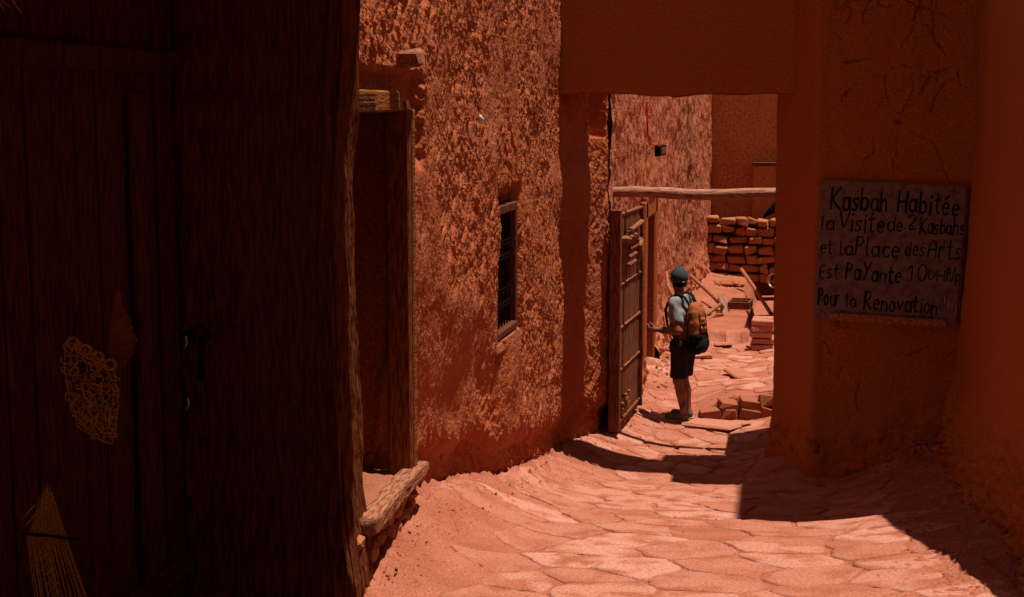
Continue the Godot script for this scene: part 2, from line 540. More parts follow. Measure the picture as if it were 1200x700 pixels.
func step_stones(g: Node) -> void:
	var x := -1.15
	while x < -0.2:
		var w := rng.randf_range(0.10, 0.24)
		var rise := 0.23 * smoothstep(-1.35, -0.75, x + w * 0.5)
		var z: float = -16.40 + 0.07 * nz.step.get_noise_2d(x, 3.0) + 0.12 * clampf((-0.8 - x) * 2.0, 0.0, 1.0)
		var y := gsmooth(x + w * 0.5, z + 0.25)
		var n := 1 if rise < 0.14 else 2
		for k in n:
			var hh := rise / n * rng.randf_range(0.92, 1.08)
			put("step_stone", box_mesh(Vector3(x + w * 0.5, y + rise * (k + 0.5) / n - 0.01, z - 0.02 * k), Vector3(w * 0.99, hh * 1.05, 0.2), 0.01, Basis.from_euler(Vector3(rng.randf_range(-0.08, 0.08), rng.randf_range(-0.25, 0.25), rng.randf_range(-0.06, 0.06))), 0.03), M.rubble, g)
		x += w

func clip_half(poly: PackedVector2Array, p: Vector2, n: Vector2) -> PackedVector2Array:
	var out := PackedVector2Array()
	for i in poly.size():
		var a := poly[i]; var b := poly[(i + 1) % poly.size()]
		var da := (a - p).dot(n); var db := (b - p).dot(n)
		if da <= 0.0: out.append(a)
		if (da < 0.0) != (db < 0.0): out.append(a.lerp(b, da / (da - db)))
	return out

func slab(parent: Node, c: Vector2, poly: PackedVector2Array) -> void:
	var rim: Array = []
	for i in poly.size():
		var a := poly[i]; var b := poly[(i + 1) % poly.size()]
		var n := maxi(1, int((b - a).length() / 0.07))
		for k in n:
			var p := a.lerp(b, float(k) / n)
			var w: float = nz.rag.get_noise_2d(p.x * 2.5, p.y * 2.5) * 0.04 + rng.randf_range(-0.010, 0.006)
			if k == 0: w -= 0.012
			rim.append(p + (p - c).normalized() * w)
	if rim.size() < 5: return
	var lift := rng.randf_range(0.003, 0.010)
	var tilt := Vector2(rng.randf_range(-0.008, 0.008), rng.randf_range(-0.008, 0.008))
	var mid := Vector2.ZERO
	for p in rim: mid += p / rim.size()
	var top := func(p: Vector2) -> Vector3:
		return Vector3(p.x, gsmooth(p.x, p.y) + lift + (p - mid).dot(tilt) + 0.006 * nz.rag.get_noise_2d(p.x * 2.0, p.y * 2.0), p.y)
	var st := begin()
	st.set_smooth_group(1)
	var stone: Color = [Color(0.56, 0.255, 0.195), Color(0.50, 0.205, 0.148), Color(0.60, 0.29, 0.23), Color(0.48, 0.19, 0.13), Color(0.54, 0.235, 0.175)][rng.randi() % 5]
	var tint := func(p: Vector3) -> Color:   # dust lies on the stone in patches
		var k: float = smoothstep(-0.35, 0.12, nz.tone.get_noise_2d(p.x * 1.6 + 7.0, p.z * 1.6) + 0.5 * nz.rag.get_noise_2d(p.x, p.z))
		return dirt_tint(p.x, p.z).lerp(stone, k)
	var add := func(a: Vector3, b: Vector3, c3: Vector3, out: Vector3):
		if (c3 - a).cross(b - a).dot(out) < 0.0:
			var sw := b; b = c3; c3 = sw
		for v in [a, b, c3]:
			st.set_color(tint.call(v))
			st.add_vertex(v)
	var m3: Vector3 = top.call(mid)
	var nrim := rim.size()
	for i in nrim:
		var a: Vector2 = rim[i]; var b: Vector2 = rim[(i + 1) % nrim]
		var ring_a: Array = []; var ring_b: Array = []
		for t in [0.3, 0.6, 0.82, 0.95]:
			ring_a.append(top.call(mid.lerp(a, t))); ring_b.append(top.call(mid.lerp(b, t)))
		ring_a.append(top.call(a) - Vector3(0, 0.007, 0)); ring_b.append(top.call(b) - Vector3(0, 0.007, 0))
		add.call(m3, ring_a[0], ring_b[0], Vector3.UP)
		for k in 4:
			add.call(ring_a[k], ring_a[k + 1], ring_b[k + 1], Vector3.UP)
			add.call(ring_a[k], ring_b[k + 1], ring_b[k], Vector3.UP)
		var side := Vector3(a.x - mid.x, 0, a.y - mid.y)
		var low_a: Vector3 = ring_a[4] - Vector3(0, 0.06, 0); var low_b: Vector3 = ring_b[4] - Vector3(0, 0.06, 0)
		add.call(ring_a[4], low_a, low_b, side)
		add.call(ring_a[4], low_b, ring_b[4], side)
	put("paving_stone", done(st), M.dust_flag, parent)

# ------------------------------------------------------------------ the house on the left, door and barred window
const DOOR := [-8.40, -7.0, 1.10, 3.40]
const WINDOW := [-11.92, -11.0, 1.55, 2.64]

func wall_depth(z: float, y: float) -> float:
	var g := gsmooth(wall_x(z) + 0.05, z)
	var h := y - g
	var d: float = 0.05 * nz.bulge.get_noise_2d(z, y) + 0.022 * nz.mid.get_noise_2d(z, y * 0.6)
	# coarse straw-and-clay render: flakes longer up and down than across, worn smooth in places
	var lower := smoothstep(1.75, 1.25, h) * smoothstep(-11.0, -10.4, z) * smoothstep(0.35, 0.6, h)
	var worn: float = clampf(smoothstep(-0.02, 0.3, nz.smooth.get_noise_2d(z, y)) * 0.75 + lower * 0.85, 0.0, 0.9)
	var rough := 1.0 - worn
	var slant: float = y * 0.25 + 0.10 * nz.mid.get_noise_2d(y * 0.7, z * 0.7)
	var f: float = nz.flake.get_noise_2d((z + slant) * 20.0, y * 5.6)
	var c: float = nz.chip.get_noise_2d((z + slant) * 36.0, y * 13.0)
	var gg: float = nz.gouge.get_noise_2d((z + slant) * 6.0, y * 1.1)
	var lumpy: float = 0.45 + 0.75 * clampf(0.5 + 1.3 * nz.mid.get_noise_2d(z * 0.5 + 30.0, y * 0.45), 0.0, 1.0)
	d += (0.021 * f * lumpy + 0.010 * c - 0.035 * smoothstep(0.22, 0.6, gg)) * rough + 0.006 * c - 0.02 * maxf(0.0, y - 1.5)
	# belly above, hollow below, ragged undercut at the foot
	d -= 0.14 * smoothstep(1.5, 0.5, h) * smoothstep(-11.6, -10.6, z)
	var rag: float = 0.36 + 0.16 * nz.rag.get_noise_1d(z * 1.4)
	d -= 0.10 * smoothstep(rag + 0.06, rag - 0.10, h) + 0.02 * nz.rag.get_noise_2d(z * 5.0, y * 1.4) * smoothstep(rag + 0.1, rag - 0.1, h)
	# long cracks
	var k1: float = -11.37 - (4.28 - y) * 0.245 + 0.06 * nz.crackw.get_noise_1d(y)
	if y > 2.85: d -= 0.06 * maxf(0.0, 1.0 - absf(z - k1) / 0.035) * smoothstep(2.85, 3.1, y)
	var k2: float = -12.7 - (4.38 - y) * 0.14 + 0.04 * nz.crackw.get_noise_1d(y + 40.0)
	d -= 0.035 * maxf(0.0, 1.0 - absf(z - k2) / 0.025) * smoothstep(1.6, 2.2, y)
	var k3: float = -11.9 + 0.05 * nz.crackw.get_noise_1d(y + 80.0)
	if y < 1.5: d -= 0.05 * maxf(0.0, 1.0 - absf(z - k3) / 0.04)
	# sunk band round the door lintel
	var edge: float = 0.025 * nz.rag.get_noise_2d(z * 2.0, y * 2.0)
	if z > -8.95:
		var over := smoothstep(3.64 + edge, 3.60 + edge, y) * smoothstep(-8.5, -8.44, z)
		var side := smoothstep(3.66 + edge, 3.61 + edge, y) * smoothstep(-8.9 + edge * 2.0, -8.84 + edge * 2.0, z) * smoothstep(3.0, 3.15, y + edge)
		d -= 0.085 * maxf(over, side)
	# splayed head and sill of the window
	if z > -12.1 and z < -10.9:
		d -= 0.10 * smoothstep(2.82 + edge, 2.66, y) * smoothstep(2.58, 2.64, y) * smoothstep(-12.08, -11.94, z) * smoothstep(-10.93, -11.01, z)
		d -= 0.08 * smoothstep(-12.06, -11.94, z) * smoothstep(-11.8, -11.9, z) * smoothstep(1.45, 1.55, y) * smoothstep(2.7, 2.6, y)
	if z < -14.5 and y > 3.13: d -= 0.16 * smoothstep(-14.50, -14.54, z) * smoothstep(-14.74, -14.70, z)
	return d

func wall_tint(z: float, y: float) -> Color:
	var t: float = clampf(0.5 + 0.9 * nz.patch.get_noise_2d(z * 1.3, y), 0.0, 1.0)
	var s: float = clampf(0.5 + 1.1 * nz.flake.get_noise_2d(z * 5.0, y * 2.4), 0.0, 1.0)
	var c := Color(0.46, 0.120, 0.043).lerp(Color(0.51, 0.150, 0.070), t)
	return c.lerp(Color(0.55, 0.19, 0.105), s * 0.18)

func build_near_house() -> void:
	var h := thing("mud_house", Vector3.ZERO)
	meta(h, "tall rough mud house with straw plaster, wooden doorway and barred window", "house")
	var zs := range_list(-7.22, -15.1, 0.016)
	var ys := range_list(-0.5, 4.72, 0.0145)
	put("wall", sheet(zs, ys, func(z, y): return Vector3(wall_x(z) + wall_depth(z, y), y, z), Vector3.RIGHT,
		func(z, y): return (z > DOOR[0] and z < DOOR[1] and y > DOOR[2] and y < DOOR[3]) or (z > WINDOW[0] and z < WINDOW[1] and y > WINDOW[2] and y < WINDOW[3]), wall_tint), M.wall, h)
	put("upper_wall", box_mesh(Vector3(-3.55, 6.6, -10.9), Vector3(2.1, 3.8, 7.8), 0.05), M.farwall, h)  # unseen height raised to cut sky light on the walls facing the camera
	put("core", box_mesh(Vector3(-4.9, 2.2, -10.9), Vector3(2.4, 5.4, 7.7), 0.02), M.dark_mud, h)
	put("roof", box_mesh(Vector3(-4.3, 8.65, -10.9), Vector3(4.0, 0.3, 8.0), 0.06), M.dark_mud, h)
	# doorway: plastered depth, wooden jamb, lintel board, round-edged sill
	var st := begin()
	bbox(st, Vector3(-3.05, 2.3, -8.72), Vector3(1.05, 3.0, 0.5), 0.02)
	put("reveal", done(st), M.dark_mud, h)
	put("reveal", box_mesh(Vector3(-3.6, 2.3, -7.6), Vector3(0.2, 3.0, 1.8), 0.02), M.dark_mud, h)
	put("reveal", box_mesh(Vector3(-3.05, 3.62, -7.92), Vector3(1.0, 0.34, 1.2), 0.02), M.dark_mud, h)
	var fl := sheet(range_list(-3.55, -2.42, 0.03), range_list(-7.3, -8.5, 0.03), func(x, z): return Vector3(x, 1.14 + 0.03 * nz.rag.get_noise_2d(x, z) + 0.02 * nz.mid.get_noise_2d(x, z), z), Vector3.UP)
	put("threshold_floor", fl, M.rubble, h)
	put("floor_base", box_mesh(Vector3(-3.05, 0.45, -7.92), Vector3(1.0, 1.3, 1.2), 0.02), M.dark_mud, h)
	put("door_jamb", box_mesh(Vector3(-2.46, 2.26, -8.415), Vector3(0.15, 2.28, 0.10), 0.012, Basis.IDENTITY, 0.006), M.post, h)
	put("door_jamb", box_mesh(Vector3(-2.385, 2.26, -8.445), Vector3(0.03, 2.3, 0.07), 0.008, Basis.IDENTITY, 0.003), M.beam, h)
	var lint := put("lintel", box_mesh(Vector3(-2.55, 3.455, -7.86), Vector3(0.19, 0.125, 1.20), 0.012, Basis.IDENTITY, 0.004), M.beam, h)
	# three rows of small painted marks on the lintel, too worn to read
	for r in 3:
		var z := -7.56
		st = begin()
		while z > -7.92:
			var w := rng.randf_range(0.010, 0.030)
			bbox(st, Vector3(-2.452, 3.488 - r * 0.030 + rng.randf_range(-0.002, 0.002), z - w * 0.5), Vector3(0.002, rng.randf_range(0.008, 0.015), w), 0.0004)
			z -= w + rng.randf_range(0.006, 0.014)
		put("lettering", done(st), M.paint, lint)
	put("beam_end", box_mesh(Vector3(-2.36, 3.71, -8.34), Vector3(0.16, 0.10, 0.18), 0.02, Basis.from_euler(Vector3(0.08, 0.1, 0.06)), 0.012), M.sill, h)
	put("peg", tube_mesh([Vector3(-2.44, 3.46, -8.52), Vector3(-2.40, 3.30, -8.50)], [0.02, 0.015], 6), M.plank_edge, h)
	var sill := func(z, a):
		var t := clampf((-7.25 - z) / 1.35, 0.0, 1.0)
		var q := Vector2(signf(cos(a)) * pow(absf(cos(a)), 0.3) * 0.062, signf(sin(a)) * pow(absf(sin(a)), 0.3) * 0.048)
		q *= 1.0 + 0.10 * nz.wood.get_noise_2d(z * 2.0, a * 3.0) + 0.07 * nz.chip.get_noise_2d(z * 6.0, a * 9.0) - 0.4 * smoothstep(0.9, 1.0, t)
		if z > -7.335: q *= 0.0
		return Vector3(-2.375 + q.x + 0.015 * sin(z * 4.0), 1.105 + 0.035 * t + q.y, z)
	put("threshold", sheet(range_list(-7.32, -8.62, 0.02), range_list(0.0, TAU, TAU / 40.0), sill, Vector3.UP), M.sill, h)
	# stones packed under the sill
	for i in 12:
		var z := -7.3 - 0.11 * i + rng.randf_range(-0.03, 0.03)
		for r in 2:
			var s := Vector3(rng.randf_range(0.12, 0.16), rng.randf_range(0.07, 0.11), rng.randf_range(0.09, 0.13))
			put("stone", box_mesh(Vector3(-2.45 + rng.randf_range(-0.03, 0.03), 1.0 - r * 0.1 + rng.randf_range(-0.01, 0.01), z), s, 0.025, Basis.from_euler(Vector3(rng.randf_range(-0.3, 0.3), rng.randf_range(-0.3, 0.3), rng.randf_range(-0.3, 0.3))), 0.012), M.block[i % 3], h)
	# window: sunk frame, upright bars and scrolls
	var w := Node3D.new()
	w.name = "window"
	h.add_child(w)
	var X := -2.53
	put("reveal", box_mesh(Vector3(-2.70, 2.1, -12.02), Vector3(0.46, 1.5, 0.2), 0.02), M.farwall, w)
	put("reveal", box_mesh(Vector3(-2.70, 2.1, -10.92), Vector3(0.46, 1.5, 0.2), 0.02), M.farwall, w)
	put("reveal", box_mesh(Vector3(-2.72, 2.74, -11.46), Vector3(0.46, 0.2, 1.1), 0.02), M.farwall, w)
	put("sill", box_mesh(Vector3(-2.58, 1.50, -11.46), Vector3(0.36, 0.10, 0.94), 0.02, Basis.IDENTITY, 0.01), M.rubble, w)
	put("dark_back", box_mesh(Vector3(-2.80, 2.1, -11.46), Vector3(0.08, 1.3, 1.1), 0.02), M.unlit_room, w)  # back panel, painted near-black to stand in for the unlit interior
	put("frame", box_mesh(Vector3(-2.475, 2.09, -11.885), Vector3(0.09, 1.08, 0.07), 0.008), M.plank_edge, w)
	put("frame", box_mesh(Vector3(-2.475, 2.09, -11.03), Vector3(0.12, 1.08, 0.06), 0.008), M.plank_edge, w)
	put("frame", box_mesh(Vector3(-2.475, 2.605, -11.455), Vector3(0.12, 0.07, 0.78), 0.008), M.plank_edge, w)
	put("frame", box_mesh(Vector3(-2.475, 1.585, -11.455), Vector3(0.12, 0.06, 0.78), 0.008), M.plank_edge, w)
	for i in 7:
		var z := -11.14 - i * 0.105
		put("bar", tube_mesh([Vector3(X + 0.06, 1.6, z), Vector3(X + 0.06, 2.58, z)], [0.008], 6), M.iron, w)
	for i in 6:
		for yy in [1.85, 2.25]:
			var pts: Array = []
			for k in 17:
				var a := TAU * k / 16.0
				pts.append(Vector3(X + 0.06, yy + 0.05 * sin(a), -11.19 - i * 0.105 + 0.042 * cos(a)))
			put("scroll", tube_mesh(pts, [0.005], 5), M.iron, w)
	for yy in [1.78, 1.93, 2.18, 2.33]:
		put("bar", tube_mesh([Vector3(X + 0.06, yy, -11.06), Vector3(X + 0.06, yy, -11.86)], [0.006], 5), M.iron, w)
	var pale := put("pebble", tube_mesh([Vector3(-2.37, 3.31, -10.13), Vector3(-2.355, 3.34, -10.13), Vector3(-2.37, 3.37, -10.13)], [0.012, 0.024, 0.012], 7), M.white_paint, h)
	pale.position.x = 0.02

# ------------------------------------------------------------------ the house beyond the gate, on the left
func build_far_house() -> void:
	var h := thing("mud_house", Vector3.ZERO)
	meta(h, "sunlit mud house wall running back beyond the gateway with narrow doorway", "house")
	var skip := func(z, y): return z > -18.45 and z < -17.5 and y > -0.2 and y < 2.1
	var fn := func(z, y):
		var g := gsmooth(wall_x(z) + 0.05, z)
		var d: float = 0.05 * nz.bulge.get_noise_2d(z, y) + 0.02 * nz.mid.get_noise_2d(z, y)
		d += 0.030 * nz.flake.get_noise_2d(z * 7.0, y * 2.6) + 0.008 * nz.chip.get_noise_2d(z * 34.0, y * 15.0)
		d += 0.14 * smoothstep(0.7, 0.0, y - g) * (0.6 + 0.5 * nz.rag.get_noise_2d(z, y))
		if y > 3.1: d -= 0.05 * maxf(0.0, 1.0 - absf(z + 16.53 - 0.03 * nz.crackw.get_noise_1d(y)) / 0.04) * smoothstep(3.15, 3.25, y)
		if y < 2.6 and z < -23.2 and z > -24.3: d -= 0.06 * smoothstep(-23.2, -23.3, z) * smoothstep(-24.3, -24.2, z) * smoothstep(2.5, 2.4, y)
		return Vector3(wall_x(z) + d, y, z)
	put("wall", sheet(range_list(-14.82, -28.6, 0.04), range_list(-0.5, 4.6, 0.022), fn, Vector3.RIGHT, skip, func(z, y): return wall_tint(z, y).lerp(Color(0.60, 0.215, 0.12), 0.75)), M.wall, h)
	put("upper_wall", box_mesh(Vector3(-2.6, 4.7, -21.8), Vector3(1.2, 0.5, 13.8), 0.05), M.farwall, h)
	put("core", box_mesh(Vector3(-3.8, 2.0, -21.8), Vector3(2.2, 5.6, 13.7), 0.05), M.dark_mud, h)
	put("reveal", box_mesh(Vector3(-2.3, 1.0, -18.57), Vector3(0.75, 2.6, 0.28), 0.02), M.dark_mud, h)
	put("reveal", box_mesh(Vector3(-2.3, 1.0, -17.38), Vector3(0.75, 2.6, 0.28), 0.02), M.dark_mud, h)
	put("reveal", box_mesh(Vector3(-2.3, 2.22, -17.98), Vector3(0.75, 0.28, 1.3), 0.02), M.dark_mud, h)
	put("door_leaf", box_mesh(Vector3(-2.2, 1.0, -17.98), Vector3(0.08, 2.4, 1.2), 0.02), M.plank_edge, h)
	# wire and meter box
	var w := put("cable", tube_mesh([Vector3(-1.85, 3.5, -16.52), Vector3(-1.84, 3.2, -16.53), Vector3(-1.84, 3.05, -16.66), Vector3(-1.84, 3.0, -17.1), Vector3(-1.84, 2.99, -17.6), Vector3(-1.84, 2.95, -17.75)], [0.012], 6), M.red_wire)
	meta(w, "thin red cable running down the sunlit wall beyond the gate", "cable")
	var b := thing("meter_box", Vector3(-1.83, 2.91, -17.95))
	meta(b, "small dark electrical box at the end of the red cable", "box")
	put("case", box_mesh(Vector3.ZERO, Vector3(0.07, 0.13, 0.75), 0.01), M.iron, b)
	put("cover", box_mesh(Vector3(0.035, -0.005, 0), Vector3(0.014, 0.075, 0.45), 0.004), M.plank, b)

# ------------------------------------------------------------------ gateway: lintel wall and pier
func plan_sheet(path: Array, step: float, y0: float, top: Callable, ystep: float, disp: Callable, lean: Vector3, facing: Vector3) -> ArrayMesh:
	var c := Curve2D.new()
	for p in path: c.add_point(p)
	c.bake_interval = 0.01
	var len := c.get_baked_length()
	var ny := int(ceil((5.0 - y0) / ystep))
	var fn := func(u, v):
		var p := c.sample_baked(u)
		var q := c.sample_baked(minf(u + 0.06, len)) - c.sample_baked(maxf(u - 0.06, 0.0))
		var n := Vector3(q.y, 0, -q.x).normalized()
		if n.dot(facing) < 0.0: n = -n
		var y := lerpf(y0, top.call(p.y), v)
		return Vector3(p.x, y, p.y) + n * disp.call(p.x, y, p.y) + lean * (y - 0.3)
	return sheet(range_list(0.0, len, step), range_list(0.0, 1.0, 1.0 / ny), fn, facing)

func rounded(path: Array, r: float) -> Array:
	var out: Array = [path[0]]
	for i in range(1, path.size() - 1):
		var a: Vector2 = path[i - 1]; var b: Vector2 = path[i]; var c: Vector2 = path[i + 1]
		var p := b + (a - b).limit_length(r); var q := b + (c - b).limit_length(r)
		for k in 6:
			var t := k / 5.0
			out.append(p.lerp(b, t).lerp(b.lerp(q, t), t))
	out.append(path[path.size() - 1])
	return out

func build_gateway() -> void:
	var g := thing("gateway", Vector3.ZERO)
	meta(g, "dark mud gateway spanning the alley with high lintel and smooth orange pier", "gateway")
	# lintel wall: underside, rounded lower edge, front
	var fn := func(x, v):
		var low: float = 3.565 + 0.02 * nz.mid.get_noise_1d(x * 0.5) + 0.012 * nz.rag.get_noise_1d(x * 0.6) - 0.025 * exp(-pow((x + 1.3) / 0.25, 2.0))
		var d: float = 0.016 * nz.mid.get_noise_2d(x, v) + 0.007 * nz.flake.get_noise_2d(x * 6.0, v * 3.0) + 0.004 * nz.chip.get_noise_2d(x * 16.0, v * 10.0)
		if v < 0.0: return Vector3(x, low + 0.004 * nz.chip.get_noise_2d(x * 10.0, v * 10.0), -14.03 + v + 0.03)
		return Vector3(x, low + v, -14.0 + d - 0.03 * exp(-v / 0.02))
	put("lintel", sheet(range_list(-2.75, -0.02, 0.02), range_list(-0.5, 1.5, 0.02), fn, Vector3(0, -0.3, 1)), M.gate, g)
	put("lintel_core", box_mesh(Vector3(-1.35, 4.35, -14.27), Vector3(2.8, 1.5, 0.44), 0.03), M.gate, g)
	var disp := func(x, y, z):
		var base := gsmooth(x, z)
		var d: float = 0.022 * nz.mid.get_noise_3d(x, y * 0.5, z) + 0.008 * nz.rag.get_noise_3d(x, y * 0.6, z) + 0.004 * nz.chip.get_noise_3d(x * 14.0, y * 8.0, z * 14.0)
		return d + 0.07 * smoothstep(0.6, 0.0, y - base) - 0.05 * smoothstep(0.16, 0.1, absf(y - base - 0.2 - 0.1 * nz.rag.get_noise_2d(x * 2.0, z * 2.0))) * smoothstep(0.1, 0.3, nz.rag.get_noise_3d(x * 1.5, y, z * 1.5))
	var path := rounded([Vector2(-0.27, -14.75), Vector2(-0.30, -14.35), Vector2(0.07, -13.6), Vector2(0.25, -13.63)], 0.035)
	put("pier", plan_sheet(path, 0.02, -0.6, func(_z): return 4.85, 0.02, disp, Vector3(-0.007, 0, 0), Vector3(-0.7, 0, 0.7)), M.pier, g)
	put("pier_core", box_mesh(Vector3(0.25, 2.1, -14.45), Vector3(0.9, 5.45, 0.5), 0.03), M.pier, g)
	put("pier_top", box_mesh(Vector3(0.4, 4.83, -14.2), Vector3(1.1, 0.06, 1.1), 0.02), M.pier, g)
	put("gate_stop", box_mesh(Vector3(0.25, 0.95, -15.25), Vector3(0.95, 3.1, 1.0), 0.06, Basis.IDENTITY, 0.02), M.pier, g)
	# the peeled log across the opening
	var lp: Array = []
	for i in 12:
		var t := i / 11.0
		lp.append(Vector3(lerpf(-2.16, -0.1, t), 2.535 + 0.012 * sin(t * 9.0) + 0.01 * t, -15.1 + 0.02 * sin(t * 5.0) + 0.12 * t))
	var log_ := put("log", tube_mesh(lp, [0.05, 0.055, 0.06, 0.057, 0.062, 0.055, 0.058, 0.054, 0.057, 0.053, 0.055, 0.05], 12, 1.0, 0.03), M.log)
	meta(log_, "pale peeled log laid across the gateway above the open door", "log")

# ------------------------------------------------------------------ the house on the right
func right_top(z: float) -> float:
	return lerp_list([[-7.0, 2.7], [-8.0, 3.05], [-8.6, 3.35], [-9.4, 3.9], [-10.1, 4.35], [-10.8, 4.5], [-16.0, 4.6]], z) + 0.05 * nz.rag.get_noise_1d(z * 1.5)

func build_right_house() -> void:
	var h := thing("mud_house", Vector3.ZERO)
	meta(h, "shaded mud house with cracked front wall carrying the painted sign", "house")
	# drying cracks: forked wandering lines, rasterised on the wall's own grid
	var cracks := PackedFloat32Array(); cracks.resize(140 * 420)
	var heads: Array = []
	for i in 46: heads.append([Vector2(rng.randf_range(0.15, 1.4), rng.randf_range(2.85, 4.7) if i < 32 else rng.randf_range(0.5, 2.7)), (PI * 0.5 if i % 3 else 0.0) + rng.randfn(0.0, 0.5), rng.randi_range(12, 44), rng.randf_range(0.014, 0.036)])
	while heads.size() > 0:
		var hd: Array = heads.pop_back()
		var p: Vector2 = hd[0]
		var a: float = hd[1]
		var bend := a
		for k in hd[2]:
			var ci := int((p.x - 0.1) / 0.0115); var cj := int((p.y + 0.3) / 0.0125)
			if ci >= 0 and ci < 140 and cj >= 0 and cj < 420: cracks[ci + 140 * cj] = maxf(cracks[ci + 140 * cj], hd[3] * clampf((hd[2] - k) / 12.0, 0.2, 1.0) * rng.randf_range(0.3, 1.0))
			bend += rng.randfn(0.0, 0.12)
			a = lerpf(a, bend, 0.5) + rng.randfn(0.0, 0.3)
			p += Vector2(cos(a), sin(a) * 1.2) * 0.0115
			if rng.randf() < 0.03 and hd[3] > 0.012: heads.append([p, bend + (1.2 if rng.randf() < 0.5 else -1.2), rng.randi_range(10, 34), hd[3] * 0.7])
	var crack := func(x, y, z):
		var base := gsmooth(x, z)
		var d: float = 0.014 * nz.mid.get_noise_3d(x, y, z) + 0.005 * nz.rag.get_noise_3d(x, y, z) + 0.005 * nz.chip.get_noise_3d(x * 16.0, y * 16.0, z)
		var ci := int((x - 0.1) / 0.0115); var cj := int((y + 0.3) / 0.0125)
		if ci >= 0 and ci < 140 and cj >= 0 and cj < 420: d -= cracks[ci + 140 * cj]
		d -= 0.04 * smoothstep(0.05, 0.015, Vector2(x - 0.80, (y - 3.30) * 1.6).length())
		return d + 0.10 * smoothstep(0.7, 0.0, y - base) * (0.7 + 0.6 * nz.flake.get_noise_2d(x * 3.0, y * 3.0))
	put("front_wall", plan_sheet([Vector2(0.17, -13.615), Vector2(1.62, -13.66)], 0.0115, -0.3, func(_z): return 4.8, 0.0125, crack, Vector3(0, 0, 0), Vector3(0, 0, 1)), M.recess, h)
	put("front_core", box_mesh(Vector3(1.1, 2.1, -14.1), Vector3(1.1, 5.4, 0.7), 0.03), M.recess, h)
	var disp := func(x, y, z):
		var base := gsmooth(x, z)
		var d: float = 0.03 * nz.bulge.get_noise_2d(z, y) + 0.014 * nz.mid.get_noise_2d(z, y) + 0.004 * nz.chip.get_noise_2d(z * 14.0, y * 8.0)
		return d + 0.16 * smoothstep(0.8, 0.0, y - base) * (0.7 + 0.8 * nz.rag.get_noise_2d(z * 0.8, y * 2.0)) + 0.02 * nz.flake.get_noise_2d(z * 4.0, y * 4.0) * smoothstep(0.9, 0.2, y - base)
	put("side_wall", plan_sheet([Vector2(1.37, -13.8), Vector2(1.36, -7.2)], 0.025, -0.3, right_top, 0.025, disp, Vector3(0.033, 0, 0), Vector3(-1, 0, 0)), M.pier, h)
	for seg in [[-7.2, -8.4, 2.8], [-8.4, -9.4, 3.3], [-9.4, -10.1, 3.9], [-10.1, -10.8, 4.35], [-10.8, -14.5, 4.5]]:
		put("core", box_mesh(Vector3(3.7, seg[2] * 0.5 - 0.1, (seg[0] + seg[1]) * 0.5), Vector3(4.3, seg[2] + 0.2, seg[0] - seg[1] - 0.01), 0.03), M.pier, h)
	put("tower", box_mesh(Vector3(3.65, 6.95, -12.8), Vector3(4.3, 5.0, 3.2), 0.05), M.pier, h)

# ------------------------------------------------------------------ the end of the lane
func build_end() -> void:
	var e := thing("mud_house", Vector3.ZERO)
	meta(e, "smooth orange mud house closing the end of the lane", "house")
	put("wall", sheet(range_list(-2.2, 0.6, 0.05), range_list(-0.5, 5.0, 0.05), func(x, y): return Vector3(x, y, -28.5 + 0.02 * nz.mid.get_noise_2d(x, y)), Vector3.BACK), M.endwall, e)
	put("wall_offset", box_mesh(Vector3(-0.2, 0.9, -28.45), Vector3(1.75, 2.9, 0.22), 0.02), M.endwall, e)
	put("core", box_mesh(Vector3(-0.5, 2.6, -30.0), Vector3(5.0, 6.4, 2.9), 0.05), M.endwall, e)
	put("ledge", box_mesh(Vector3(-0.2, 2.38, -28.36), Vector3(1.8, 0.05, 0.12), 0.01), M.plank_edge, e)
	var r := thing("mud_house", Vector3.ZERO)
	meta(r, "mud house on the far right whose wall shades the sunken strip", "house")
	put("wall", box_mesh(Vector3(2.0, 1.4, -23.2), Vector3(4.3, 4.4, 4.6), 0.06), M.farwall, r)
	# dry stone wall: every stone its own block, dark earth packed behind
	var s := thing("stone_wall", Vector3.ZERO)
	meta(s, "low dry stone wall of rough orange blocks across the lane's end", "wall")
	put("earth_core", box_mesh(Vector3(-1.1, 0.6, -27.75), Vector3(1.8, 1.45, 0.24), 0.03), M.plank_edge, s)
	var y := 0.14
	var row := 0
	while y < 1.42:
		var hh := rng.randf_range(0.14, 0.21)
		var x := -2.0 + rng.randf_range(-0.1, 0.1)
		while x < -0.3:
			var w := rng.randf_range(0.13, 0.38)
			var dy := -0.03 * (x + 1.2) + rng.randf_range(-0.012, 0.012)
			if y + hh < 1.50 - 0.12 * absf(x + 1.45) + 0.05 * sin(x * 9.0):
				put("stone", box_mesh(Vector3(x + w * 0.5, y + hh * 0.5 + dy, -27.56 + rng.randf_range(-0.03, 0.04)), Vector3(w - 0.02, hh * rng.randf_range(0.78, 1.0) - 0.012, 0.26), 0.022, Basis.from_euler(Vector3(rng.randf_range(-0.15, 0.15), rng.randf_range(-0.15, 0.15), rng.randf_range(-0.10, 0.10))), 0.026), M.block[rng.randi() % 3], s)
			x += w
		y += hh
		row += 1
	var t := put("tarpaulin", blob([[Vector3(-0.82, 1.38, -27.9), Vector3(-0.55, 1.62, -27.9), 0.04, 0.10], [Vector3(-0.5, 1.4, -27.9), Vector3(-0.3, 1.65, -27.9), 0.1, 0.1]], 0.03, 0.03), M.black_cloth)
	meta(t, "black bundle lying on top of the dry stone wall", "bundle")

